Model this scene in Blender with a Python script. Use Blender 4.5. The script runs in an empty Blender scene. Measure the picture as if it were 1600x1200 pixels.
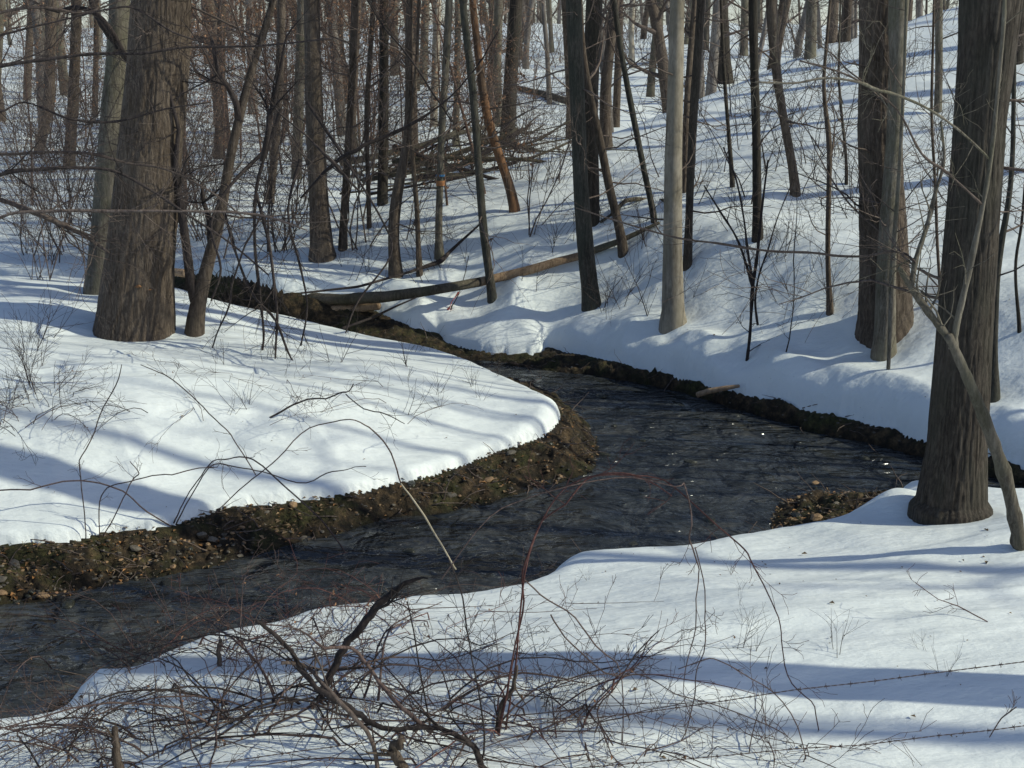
import bpy, math, random
import numpy as np

# ------------------------------------------------------------------ camera, sky, sun
SC = bpy.context.scene
COL = SC.collection
F_PX = 2198.0
CAM_H = 4.8
PITCH = math.atan((600 - 40) / F_PX)
cam_d = bpy.data.cameras.new("camera")
cam_d.sensor_width = 36.0
cam_d.lens = F_PX / 1600.0 * 36.0
cam_d.clip_start = 0.1
cam_d.clip_end = 3000
cam = bpy.data.objects.new("camera", cam_d)
cam.location = (0, 0, CAM_H)
cam.rotation_euler = (math.pi / 2 - PITCH, 0, 0)
COL.objects.link(cam)
SC.camera = cam

SUN_EL = math.radians(35)
SUN_BACK = math.radians(11)          # sun stands to the right and a little behind the camera
sun_vec = np.array([math.cos(SUN_EL) * math.cos(SUN_BACK), -math.cos(SUN_EL) * math.sin(SUN_BACK), math.sin(SUN_EL)])
world = bpy.data.worlds.new("World")
SC.world = world
world.use_nodes = True
wn = world.node_tree
sky = wn.nodes.new("ShaderNodeTexSky")
sky.sky_type = 'NISHITA'
sky.sun_disc = False
sky.sun_elevation = SUN_EL
sky.sun_rotation = math.pi / 2 + SUN_BACK
sky.air_density = 0.65
sky.dust_density = 0.5
sky.ozone_density = 0.9
bgn = wn.nodes["Background"]
wn.links.new(sky.outputs[0], bgn.inputs[0])
bgn.inputs[1].default_value = 0.11
sd = bpy.data.lights.new("sun", 'SUN')
sd.energy = 2.5
sd.angle = math.radians(0.53)
sd.color = (1.0, 0.985, 0.80)
sun = bpy.data.objects.new("sun", sd)
from mathutils import Vector, Quaternion
sun.rotation_euler = Vector(sun_vec.tolist()).to_track_quat('Z', 'Y').to_euler()
sun.location = (20, -6, 20)
COL.objects.link(sun)
SC.view_settings.view_transform = 'Standard'
SC.view_settings.look = 'None'
SC.view_settings.exposure = 0.42
SC.view_settings.gamma = 1
SC.view_settings.use_curve_mapping = False

RNG = random.Random(7)
NR = np.random.RandomState(11)

# ------------------------------------------------------------------ helpers: noise, pixels
def _hash(ix, iy, seed):
    h = (ix.astype(np.int64) * 374761393 + iy.astype(np.int64) * 668265263 + seed * 982451653) & 0x7fffffff
    h = ((h ^ (h >> 13)) * 1274126177) & 0x7fffffff
    h = h ^ (h >> 16)
    return (h & 0xffff) / 65535.0
def vnoise(x, y, seed=0):
    ix = np.floor(x); iy = np.floor(y)
    fx = x - ix; fy = y - iy
    fx = fx * fx * fx * (fx * (fx * 6 - 15) + 10); fy = fy * fy * fy * (fy * (fy * 6 - 15) + 10)
    a = _hash(ix, iy, seed); b = _hash(ix + 1, iy, seed); c = _hash(ix, iy + 1, seed); d = _hash(ix + 1, iy + 1, seed)
    return (a + (b - a) * fx) * (1 - fy) + (c + (d - c) * fx) * fy - 0.5
def fbm(x, y, oct=3, seed=0):
    s = 0; amp = 1.0
    c, sn = math.cos(0.6), math.sin(0.6)
    for k in range(oct):
        s = s + amp * vnoise(x, y, seed + k * 17)
        x, y = (x * c - y * sn) * 2.03 + 3.1, (x * sn + y * c) * 2.03 + 1.7
        amp *= 0.5
    return s
def sstep(t):
    t = np.clip(t, 0, 1)
    return t * t * (3 - 2 * t)

cp, sp_ = math.cos(PITCH), math.sin(PITCH)
def ray(u, v):
    a = (u - 800) / F_PX; b = (600 - v) / F_PX
    return np.array([a, cp + b * sp_, -sp_ + b * cp])
def at_z(u, v, z):
    d = ray(u, v); t = (z - CAM_H) / d[2]
    return np.array([d[0] * t, d[1] * t, z])
def at_y(u, v, y):
    d = ray(u, v); t = y / d[1]
    return np.array([d[0] * t, y, CAM_H + d[2] * t])
def px_size(p):                         # metres per photo pixel at point p
    return (p[1] * cp + (CAM_H - p[2]) * sp_) / F_PX

# ------------------------------------------------------------------ terrain shape
# rows: photo u, v, lip height, snow thickness, rounding radius, bank type
OPEN = [
 (-700, 905, 0.26, 0.11, 0.14),
 (-350, 880, 0.26, 0.11, 0.14),
 (0, 851, 0.26, 0.11, 0.14),
 (80, 847, 0.26, 0.11, 0.14),
 (130, 839, 0.26, 0.11, 0.14),
 (190, 827, 0.26, 0.11, 0.14),
 (260, 822, 0.26, 0.11, 0.14),
 (340, 797, 0.26, 0.11, 0.14),
 (420, 786, 0.26, 0.11, 0.14),
 (500, 776, 0.26, 0.11, 0.14),
 (560, 766, 0.26, 0.11, 0.14),
 (640, 749, 0.26, 0.11, 0.14),
 (700, 732, 0.26, 0.11, 0.14),
 (780, 703, 0.26, 0.11, 0.14),
 (830, 688, 0.28, 0.18, 0.18),
 (866, 664, 0.34, 0.20, 0.18),
 (872, 640, 0.42, 0.20, 0.30),
 (842, 620, 0.42, 0.12, 0.22),
 (800, 601, 0.42, 0.12, 0.22),
 (740, 573, 0.42, 0.12, 0.22),
 (680, 553, 0.42, 0.12, 0.22),
 (600, 537, 0.42, 0.12, 0.22),
 (540, 523, 0.42, 0.12, 0.22),
 (480, 508, 0.42, 0.12, 0.22),
 (430, 497, 0.42, 0.12, 0.22),
 (360, 485, 0.42, 0.12, 0.22),
 (250, 458, 0.60, 0.20, 0.40),
 (60, 448, 0.60, 0.20, 0.40),
 (-300, 440, 0.60, 0.20, 0.40),
 (-300, 434, 0.60, 0.20, 0.40),
 (60, 434, 0.60, 0.20, 0.40),
 (250, 434, 0.60, 0.20, 0.40),
 (330, 424, 0.85, 0.20, 0.30),
 (400, 436, 0.85, 0.20, 0.30),
 (440, 452, 0.75, 0.20, 0.30),
 (500, 462, 0.65, 0.30, 0.40),
 (580, 484, 0.45, 0.30, 0.50),
 (640, 508, 0.30, 0.32, 0.60),
 (680, 518, 0.20, 0.30, 0.50),
 (700, 534, 0.10, 0.18, 0.35),
 (745, 546, 0.10, 0.18, 0.35),
 (800, 551, 0.10, 0.18, 0.35),
 (842, 551, 0.10, 0.18, 0.35),
 (856, 543, 0.13, 0.30, 0.60),
 (900, 552, 0.15, 0.42, 0.60),
 (960, 564, 0.18, 0.42, 0.60),
 (1010, 577, 0.18, 0.42, 0.60),
 (1060, 588, 0.18, 0.42, 0.60),
 (1110, 603, 0.18, 0.42, 0.60),
 (1170, 618, 0.18, 0.42, 0.60),
 (1230, 632, 0.18, 0.40, 0.50),
 (1290, 647, 0.18, 0.42, 0.45),
 (1340, 657, 0.18, 0.42, 0.45),
 (1400, 673, 0.18, 0.42, 0.45),
 (1440, 687, 0.18, 0.42, 0.45),
 (1600, 726, 0.18, 0.42, 0.45),
 (1900, 790, 0.18, 0.42, 0.45),
 (2300, 860, 0.18, 0.42, 0.45),
 (2350, 910, 0.40, 0.30, 0.40),
 (1900, 850, 0.40, 0.30, 0.40),
 (1610, 778, 0.40, 0.30, 0.40),
 (1560, 776, 0.40, 0.30, 0.40),
 (1500, 770, 0.35, 0.35, 0.40),
 (1440, 764, 0.30, 0.40, 0.35),
 (1404, 768, 0.25, 0.40, 0.30),
 (1388, 778, 0.25, 0.38, 0.30),
 (1375, 792, 0.30, 0.34, 0.30),
 (1335, 806, 0.35, 0.30, 0.40),
 (1290, 816, 0.40, 0.25, 0.40),
 (1200, 826, 0.42, 0.25, 0.40),
 (1130, 843, 0.45, 0.25, 0.35),
 (1080, 854, 0.45, 0.25, 0.35),
 (1000, 860, 0.45, 0.25, 0.30),
 (910, 866, 0.45, 0.25, 0.30),
 (876, 876, 0.45, 0.25, 0.30),
 (840, 906, 0.45, 0.25, 0.30),
 (780, 920, 0.45, 0.25, 0.30),
 (720, 930, 0.45, 0.25, 0.30),
 (640, 936, 0.45, 0.25, 0.30),
 (560, 946, 0.45, 0.25, 0.30),
 (480, 957, 0.45, 0.25, 0.30),
 (420, 976, 0.45, 0.25, 0.30),
 (330, 991, 0.45, 0.25, 0.30),
 (265, 1016, 0.45, 0.25, 0.30),
 (205, 1044, 0.45, 0.25, 0.30),
 (145, 1050, 0.45, 0.25, 0.30),
 (122, 1066, 0.45, 0.25, 0.30),
 (84, 1110, 0.45, 0.25, 0.30),
 (0, 1126, 0.45, 0.25, 0.30),
 (-350, 1150, 0.45, 0.25, 0.30),
 (-700, 1200, 0.45, 0.25, 0.30),
]
# waterline (photo u, v at z = 0)
WATER = [
 (-700, 985), (-350, 965), (0, 948), (100, 932), (200, 908), (300, 893), (400, 868), (500, 842), (600, 814), (700, 802), (780, 783), (860, 758), (918, 742), (934, 705),
 (925, 672), (905, 648), (880, 628), (850, 610), (800, 604), (740, 602), (680, 592), (600, 580), (540, 566), (480, 553), (430, 541), (360, 527), (250, 512), (60, 503), (-300, 503),
 (-300, 493), (60, 493), (250, 497), (340, 512), (420, 528), (500, 536), (580, 546), (640, 558), (690, 562), (750, 564), (800, 572), (850, 579), (880, 582), (937, 589), (1010, 602), (1070, 614),
 (1150, 640), (1200, 653), (1280, 678), (1360, 694), (1440, 715), (1600, 760), (1900, 826), (2300, 905),
 (2300, 935), (1900, 880), (1600, 812), (1520, 790), (1450, 772), (1400, 768), (1262, 774), (1212, 796), (1205, 826), (1190, 850), (1120, 872), (1080, 880), (1000, 886), (915, 892), (890, 905), (850, 936), (780, 950), (720, 958), (640, 966),
 (560, 975), (480, 988), (420, 1006), (330, 1023), (270, 1048), (205, 1076), (150, 1083), (128, 1100), (92, 1145), (0, 1160), (-350, 1185), (-700, 1240)]

def catmull(P, n=4):
    P = np.asarray(P, float); N = len(P); out = []
    for i in range(N):
        p0, p1, p2, p3 = P[(i - 1) % N], P[i], P[(i + 1) % N], P[(i + 2) % N]
        for k in range(n):
            t = k / n
            out.append(0.5 * (2 * p1 + (p2 - p0) * t + (2 * p0 - 5 * p1 + 4 * p2 - p3) * t * t + (3 * p1 - p0 - 3 * p2 + p3) * t ** 3))
    return np.array(out)
open_pl = []
for (u, v, lip, th, rr) in OPEN:
    nearedge = len(open_pl) >= [r_[:2] for r_ in OPEN].index((2350, 910))
    p = at_z(u, v, lip + (th * .55 if nearedge else 0))
    open_pl.append((p[0], p[1], lip, th, rr))
OPENP = catmull(open_pl, 3)
WATERP = catmull([tuple(at_z(u, v, 0.0)[:2]) for u, v in WATER], 2)

def poly_dist(x, y, P, attrs=None):
    """distance to the closed polyline, sign + inside; attributes of nearest point"""
    best = np.full(x.shape, 1e9)
    at = [np.zeros(x.shape) for _ in range(attrs or 0)]; ws = 0
    inside = np.zeros(x.shape, bool)
    N = len(P)
    for i in range(N):
        a = P[i]; b = P[(i + 1) % N]
        dx, dy = b[0] - a[0], b[1] - a[1]
        L = dx * dx + dy * dy + 1e-12
        t = np.clip(((x - a[0]) * dx + (y - a[1]) * dy) / L, 0, 1)
        d = (x - a[0] - t * dx) ** 2 + (y - a[1] - t * dy) ** 2
        m = d < best
        best = np.where(m, d, best)
        if attrs:
            w = L ** .5 / (d * np.sqrt(d) + 2e-4); ws = ws + w
        for k in range(len(at)):
            at[k] = at[k] + (a[2 + k] + t * (b[2 + k] - a[2 + k])) * w
        c = ((a[1] > y) != (b[1] > y))
        if abs(dy) > 1e-12:
            inside ^= c & (x < dx * (y - a[1]) / dy + a[0])
    s = np.sqrt(best)
    at = [q / ws for q in at]
    return np.where(inside, s, -s), at

RIDGE = np.array([(-30, 25.0), (-8, 25.0), (-2.3, 25.3), (1.2, 26.2), (3.9, 28.4), (7.6, 31.2), (10.8, 33.4), (20, 41), (40, 60), (80, 95)], float)
def ridge_r(x, y):
    """how far beyond the spur's crest a point lies (+ behind it)"""
    best = np.full(x.shape, 1e9); sg = np.zeros(x.shape)
    for i in range(len(RIDGE) - 1):
        a, b = RIDGE[i], RIDGE[i + 1]
        dx, dy = b - a; L = dx * dx + dy * dy
        t = np.clip(((x - a[0]) * dx + (y - a[1]) * dy) / L, 0, 1)
        d = (x - a[0] - t * dx) ** 2 + (y - a[1] - t * dy) ** 2
        m = d < best; best = np.where(m, d, best)
        sg = np.where(m, np.sign(dx * (y - a[1]) - dy * (x - a[0])), sg)
    return np.sqrt(best) * sg

def sfloor(x, y):
    z = 0.95 + 0.034 * np.log1p(np.exp(np.clip((y - 21) / 4, -30, 30))) * 4
    z = np.where(y > 130, z + 0.0 * z, z)
    z = z - 0.024 * np.clip(y - 120, 0, 80) - 0.06 * np.clip(y - 205, 0, 400)
    u = .68 * (x + .8) + .73 * (y - 18.4)
    r = ridge_r(x, y)
    spur = 0.70 + 0.245 * u - 0.55 * np.where(r > 0, np.sqrt(r * r + 0.5) - 0.70, 0)
    spur = 7.5 - 1.5 * np.log1p(np.exp(np.clip((7.5 - spur) / 1.5, -30, 30))) + 0.02 * u
    k = 0.28
    m = np.clip((spur - z) / k, -30, 30)
    z = z + k * np.log1p(np.exp(m))
    # left floodplain rises a little away from the stream
    z = z + 0.035 * np.clip(-x - 2, 0, 14) * sstep((24 - y) / 6)
    z = z - 0.26 * np.exp(-(((x + 1.6) / 2.6) ** 2 + ((y - 18.2) / 2.6) ** 2))
    # bank the camera stands on
    z = z + 2.2 * sstep((5.6 - y) / 5.0)
    far = np.clip(y / 30, 0.5, 3)
    z = z + 0.13 * far * fbm(x / 3.1, y / 3.1, 3, 3) + 0.7 * fbm(x / 26, y / 26, 2, 9) * sstep((y - 24) / 30)
    z = z + 0.035 * fbm(x / 0.8 + 5, y / 0.55, 2, 21) + (0.05 * fbm((x + .5 * y) / 1.5, (y - .22 * x) / 0.28, 2, 23) - 0.03 * np.abs(fbm((x + .5 * y) / 2.2, (y - .25 * x) / 0.45, 2, 29))) * sstep((34 - y) / 10)
    # wind-shaped drifts near by
    z = z + 0.045 * np.sin((x * 0.45 + y * 1.0) * 2.1 + 3 * fbm(x / 4, y / 4, 2, 31)) * sstep((26 - y) / 8)
    return z

WELLS = []      # x, y, radius, depth
MOUNDS = [(at_z(1415, 775, .8), .34, .16), (at_z(1150, 590, .8), .5, .12), (at_z(1250, 615, .8), .4, .12)]
def terrain(x, y, wells=False):
    """-> snow surface, dirt surface, ds (+ = inside the snow), dw (+ = in the water)"""
    w = 0.05 * fbm(x / 0.35, y / 0.35, 3, 5)
    ds, (lip, th, rr) = poly_dist(x, y, OPENP, 3)
    ds = -ds + w * 0.7
    dw, _ = poly_dist(x, y, WATERP)
    dw = dw + w * 1.6
    zs = sfloor(x, y)
    farb = np.clip((rr - 0.3) / 0.3, 0, 1)
    lump = farb * (0.24 * fbm(x / 0.6, y / 0.6, 2, 41) + 0.08) * np.exp(-np.abs(ds - 0.35) / 0.5)
    prof = np.sqrt(np.clip(1 - (1 - np.clip(ds / rr, 0, 1)) ** 2, 0, 1))
    edge = lip + th * prof + lump * np.clip(ds / 0.1, 0, 1)
    snow = edge + (zs - lip - th) * sstep(ds / 2.4)
    for (c, R, h) in MOUNDS:
        snow = snow + h * np.exp(-((x - c[0]) ** 2 + (y - c[1]) ** 2) / (R * R)) * (ds > 0)
    if wells:
        for (wx, wy, wr, wd) in WELLS:
            d2 = (x - wx) ** 2 + (y - wy) ** 2
            ring = np.exp(-d2 / (wr * 1.7) ** 2)
            rim = 0.30 * np.exp(-((np.sqrt(d2) - wr * 2.6) / (wr * 0.9)) ** 2)
            snow = snow - wd * (ring - rim) * (ds > 0.05)
    # dirt
    t = np.clip(-dw, 0, None) / (np.clip(-dw, 0, None) + np.clip(-ds, 0, None) + 1e-6)
    t = np.clip(t, 0, 1)
    steep = 1 - (1 - t) ** (1 + 2.2 * farb)
    rough = 0.13 * fbm(x / 0.28, y / 0.28, 4, 61) + 0.05 * fbm(x / 0.06, y / 0.06, 2, 71)
    dirt = lip * steep + rough * np.clip(t * 6, 0, 1) * np.clip((1 - t) * 3 + 0.15, 0, 1)
    dirt = np.where(dw > 0, -0.08 - 0.18 * np.clip(dw / 0.5, 0, 1) + 0.5 * rough, dirt)
    dirt = np.where(ds > 0, lip - 0.03 - 0.3 * ds, dirt)
    snow = np.where(ds < 0, np.minimum(lip, dirt) - 0.03 + 0.3 * np.clip(ds, -.3, 0), snow)
    return snow, dirt, ds, dw
def ground(x, y, wells=True):
    s, d, _, _ = terrain(np.array([float(x)]), np.array([float(y)]), wells)
    return float(max(s[0], d[0], 0.0))
def hit(u, v, tmin=3.0, tmax=260):
    d = ray(u, v)
    t = np.geomspace(tmin, tmax, 500) / d[1]
    X, Y, Z = d[0] * t, d[1] * t, CAM_H + d[2] * t
    s, dd, _, _ = terrain(X, Y)
    g = np.maximum(np.maximum(s, dd), 0)
    k = np.where(Z <= g)[0]
    if len(k) == 0:
        return None
    i = max(1, k[0])
    a = (Z[i - 1] - g[i - 1]); b = (g[i] - Z[i])
    f = a / (a + b + 1e-9)
    tt = t[i - 1] + f * (t[i] - t[i - 1])
    return np.array([d[0] * tt, d[1] * tt, CAM_H + d[2] * tt])

# ------------------------------------------------------------------ mesh builder
class MB:
    def __init__(s):
        s.V = []; s.Q = []; s.T = []; s.n = 0
    def add(s, v, quads=None, tris=None):
        v = np.asarray(v, np.float32)
        s.V.append(v)
        if quads is not None and len(quads): s.Q.append(np.asarray(quads, np.int32) + s.n)
        if tris is not None and len(tris): s.T.append(np.asarray(tris, np.int32) + s.n)
        s.n += len(v)
    def tube(s, P, R, k=5, cap=True):
        P = np.asarray(P, float); R = np.asarray(R, float); n = len(P)
        T = np.gradient(P, axis=0)
        T /= (np.linalg.norm(T, axis=1, keepdims=True) + 1e-9)
        m = T.mean(axis=0)
        ref = np.eye(3)[int(np.argmin(np.abs(m)))]
        A = np.cross(T, ref); A /= (np.linalg.norm(A, axis=1, keepdims=True) + 1e-9)
        B = np.cross(T, A)
        an = np.arange(k) * 2 * math.pi / k
        ring = P[:, None, :] + R[:, None, None] * (np.cos(an)[None, :, None] * A[:, None, :] + np.sin(an)[None, :, None] * B[:, None, :])
        V = ring.reshape(-1, 3)
        i = np.arange(n - 1)[:, None] * k; j = np.arange(k)[None, :]; j2 = (j + 1) % k
        Q = np.stack([i + j, i + j2, i + k + j2, i + k + j], -1).reshape(-1, 4)
        tr = None
        if cap:
            V = np.vstack([V, P[-1] + T[-1] * R[-1] * 0.6, P[0] - T[0] * R[0] * 0.3])
            b = (n - 1) * k
            tr = [(b + q, b + (q + 1) % k, n * k) for q in range(k)] + [((q + 1) % k, q, n * k + 1) for q in range(k)]
        s.add(V, Q, tr)
    def mesh(s, name, mat, smooth=True):
        me = bpy.data.meshes.new(name)
        V = np.concatenate(s.V) if s.V else np.zeros((0, 3), np.float32)
        Q = np.concatenate(s.Q) if s.Q else np.zeros((0, 4), np.int32)
        T = np.concatenate(s.T) if s.T else np.zeros((0, 3), np.int32)
        me.vertices.add(len(V)); me.vertices.foreach_set("co", V.astype(np.float32).ravel())
        nl = len(Q) * 4 + len(T) * 3
        me.loops.add(nl); me.loops.foreach_set("vertex_index", np.concatenate([Q.ravel(), T.ravel()]).astype(np.int32))
        me.polygons.add(len(Q) + len(T))
        st = np.concatenate([np.arange(len(Q)) * 4, len(Q) * 4 + np.arange(len(T)) * 3]).astype(np.int32)
        me.polygons.foreach_set("loop_start", st)
        me.polygons.foreach_set("use_smooth", np.full(len(Q) + len(T), smooth))
        me.update(calc_edges=True)
        me.validate()
        if mat is not None: me.materials.append(mat)
        return me
    def build(s, name, mat, parent=None, smooth=True):
        return link(name, s.mesh(name, mat, smooth), parent)

def link(name, me, parent=None):
    o = bpy.data.objects.new(name, me)
    COL.objects.link(o)
    if parent is not None: o.parent = parent
    return o
def thing(name, label, cat, loc=(0, 0, 0), group=None):
    o = bpy.data.objects.new(name, None); COL.objects.link(o)
    o.empty_display_size = 0.2
    o.location = [float(c) for c in loc]
    tag(o, label, cat, group)
    return o
def tag(o, label, cat, group=None, kind=None):
    o['label'] = label
    if cat: o['category'] = cat
    if group: o['group'] = group
    if kind: o['kind'] = kind
    return o
def dup(root, loc, rz, sc, label, group):
    r = root.copy(); COL.objects.link(r)
    r.location = [float(c) for c in loc]; r.rotation_euler = (RNG.uniform(-.04, .04), RNG.uniform(-.04, .04), rz)
    r.scale = sc if isinstance(sc, tuple) else (sc, sc, sc)
    r['label'] = label; r['group'] = group
    for ch in root.children:
        c = ch.copy(); COL.objects.link(c); c.parent = r
    return r

# ------------------------------------------------------------------ materials
def new_mat(name):
    m = bpy.data.materials.new(name); m.use_nodes = True
    nt = m.node_tree
    return m, nt, nt.nodes["Principled BSDF"]
def N(nt, typ, **kw):
    n = nt.nodes.new(typ)
    for k, v in kw.items():
        if isinstance(k, str) and hasattr(n, k): setattr(n, k, v)
    return n
def noise(nt, vec, scale, detail=4, rough=0.55, dist=0.0):
    n = nt.nodes.new("ShaderNodeTexNoise")
    n.inputs['Scale'].default_value = scale; n.inputs['Detail'].default_value = detail
    n.inputs['Roughness'].default_value = rough; n.inputs['Distortion'].default_value = dist
    if vec is not None: nt.links.new(vec, n.inputs['Vector'])
    return n.outputs['Fac']
def ramp(nt, fac, stops):
    r = nt.nodes.new("ShaderNodeValToRGB")
    cr = r.color_ramp
    while len(cr.elements) < len(stops): cr.elements.new(0.5)
    for e, (p, c) in zip(cr.elements, stops):
        e.position = p; e.color = (*c, 1) if len(c) == 3 else c
    nt.links.new(fac, r.inputs[0])
    return r.outputs[0]
def mixc(nt, fac, a, b, mode='MIX'):
    m = nt.nodes.new("ShaderNodeMixRGB"); m.blend_type = mode
    for i, s in ((0, fac), (1, a), (2, b)):
        if isinstance(s, (int, float)): m.inputs[i].default_value = s
        elif isinstance(s, tuple): m.inputs[i].default_value = (*s, 1)
        else: nt.links.new(s, m.inputs[i])
    return m.outputs[0]
def mapping(nt, sc, coord='Object'):
    tc = nt.nodes.new("ShaderNodeTexCoord"); mp = nt.nodes.new("ShaderNodeMapping")
    mp.inputs['Scale'].default_value = sc
    nt.links.new(tc.outputs[coord], mp.inputs[0])
    return mp.outputs[0]
def bump(nt, bsdf, h, strength, dist):
    b = nt.nodes.new("ShaderNodeBump"); b.inputs['Strength'].default_value = strength; b.inputs['Distance'].default_value = dist
    nt.links.new(h, b.inputs['Height']); nt.links.new(b.outputs[0], bsdf.inputs['Normal'])
    return b

def bark_mat(name, dark, mid, light, vscale=1.0, moss=0.0, mosscol=(0.09, 0.10, 0.035), patches=0.3, bumpd=0.02, rust=0.0):
    m, nt, b = new_mat(name)
    v = mapping(nt, (14 * vscale, 14 * vscale, 1.5 * vscale))
    f = noise(nt, v, 1.6, 7, 0.72, 0.35)
    fb = noise(nt, mapping(nt, (22 * vscale, 22 * vscale, 7 * vscale)), 1.3, 5, 0.7, 0.6)
    mx = nt.nodes.new("ShaderNodeMath"); mx.operation = 'MULTIPLY_ADD'; mx.inputs[1].default_value = 0.42
    m2 = nt.nodes.new("ShaderNodeMath"); m2.operation = 'MULTIPLY'; m2.inputs[1].default_value = 0.6
    nt.links.new(f, m2.inputs[0]); nt.links.new(fb, mx.inputs[0]); nt.links.new(m2.outputs[0], mx.inputs[2])
    f = mx.outputs[0]
    c = ramp(nt, f, [(0.38, dark), (0.5, mid), (0.63, light)])
    v2 = mapping(nt, (1.3, 1.3, 0.7))
    p = noise(nt, v2, 2.2, 4, 0.6)
    pf = ramp(nt, p, [(0.42, (0, 0, 0)), (0.62, (1, 1, 1))])
    c = mixc(nt, mixc(nt, patches, (0, 0, 0), pf), c, tuple(x * 1.45 for x in light))
    if moss:
        g = noise(nt, mapping(nt, (2.2, 2.2, 1.1)), 1.7, 4, 0.6)
        gf = ramp(nt, g, [(0.45, (0, 0, 0)), (0.6, (1, 1, 1))])
        c = mixc(nt, mixc(nt, moss, (0, 0, 0), gf), c, mosscol)
    if rust:
        g = noise(nt, mapping(nt, (3.0, 3.0, 1.0)), 1.5, 4, 0.6)
        gf = ramp(nt, g, [(0.42, (0, 0, 0)), (0.55, (1, 1, 1))])
        c = mixc(nt, mixc(nt, rust, (0, 0, 0), gf), c, (0.34, 0.16, 0.07))
    oi = nt.nodes.new("ShaderNodeObjectInfo")
    hv = nt.nodes.new("ShaderNodeMapRange"); hv.inputs[3].default_value = 0.75; hv.inputs[4].default_value = 1.25
    nt.links.new(oi.outputs['Random'], hv.inputs[0])
    c = mixc(nt, 1.0, c, hv.outputs[0], 'MULTIPLY')
    nt.links.new(c, b.inputs['Base Color'])
    b.inputs['Roughness'].default_value = 0.85
    b.inputs['Specular IOR Level'].default_value = 0.2
    bump(nt, b, f, 0.9, bumpd)
    return m

M = {}
M['bark_big'] = bark_mat('bark_grey_furrowed', (0.026, 0.020, 0.016), (0.095, 0.072, 0.055), (0.21, 0.165, 0.125), 1.9, 0.25, (0.055, 0.035, 0.02), patches=.15, bumpd=.03)
M['bark_dark'] = bark_mat('bark_dark_grey', (0.014, 0.011, 0.009), (0.042, 0.034, 0.027), (0.088, 0.073, 0.058), 1.6, 0.3, (0.04, 0.042, 0.03), patches=.15)
M['bark_brown'] = bark_mat('bark_brown', (0.028, 0.020, 0.015), (0.082, 0.061, 0.046), (0.175, 0.138, 0.108), 1.6, 0.2, (0.05, 0.045, 0.03), patches=.2)
M['bark_green'] = bark_mat('bark_green_tinted', (0.018, 0.016, 0.013), (0.050, 0.045, 0.035), (0.105, 0.096, 0.078), 1.8, 0.4, (0.04, 0.047, 0.036), patches=.15)
M['bark_pale'] = bark_mat('bark_pale_smooth', (0.15, 0.125, 0.095), (0.28, 0.24, 0.185), (0.40, 0.355, 0.285), 0.8, 0.35, (0.16, 0.14, 0.09), 0.4, 0.004)
M['bark_lichen'] = bark_mat('bark_lichen', (0.04, 0.033, 0.025), (0.115, 0.098, 0.075), (0.22, 0.195, 0.155), 1.8, 0.4, (0.10, 0.098, 0.055))
M['bark_rust'] = bark_mat('bark_stripped_rusty', (0.035, 0.025, 0.02), (0.09, 0.06, 0.042), (0.18, 0.12, 0.08), 1.6, 0, patches=.1, rust=0.45)
M['twig'] = bark_mat('twig_bark', (0.045, 0.033, 0.027), (0.11, 0.082, 0.068), (0.20, 0.16, 0.135), 2.0, 0.0, patches=0.15, bumpd=0.003)
M['twig_dark'] = bark_mat('twig_dark_bark', (0.016, 0.013, 0.012), (0.036, 0.028, 0.026), (0.075, 0.06, 0.054), 2.0, 0.0, patches=0.1, bumpd=0.003)
M['cane_red'] = bark_mat('cane_reddish', (0.045, 0.02, 0.018), (0.10, 0.045, 0.04), (0.18, 0.09, 0.075), 2.0, 0.0, patches=0.1, bumpd=0.002)
M['cane'] = bark_mat('cane_brown', (0.035, 0.024, 0.022), (0.08, 0.055, 0.048), (0.155, 0.11, 0.095), 2.0, 0.0, patches=0.12, bumpd=0.002)
M['cane_pale'] = bark_mat('cane_straw', (0.24, 0.20, 0.14), (0.36, 0.31, 0.22), (0.48, 0.42, 0.32), 2.0, 0.0, patches=0.1, bumpd=0.002)
M['log'] = bark_mat('log_bark', (0.035, 0.028, 0.02), (0.085, 0.07, 0.05), (0.17, 0.145, 0.11), 1.2, 0.35, (0.10, 0.10, 0.06))
M['bare_wood'] = bark_mat('weathered_bare_wood', (0.12, 0.075, 0.045), (0.30, 0.20, 0.125), (0.44, 0.32, 0.21), 1.2, 0, patches=.15)

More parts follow.
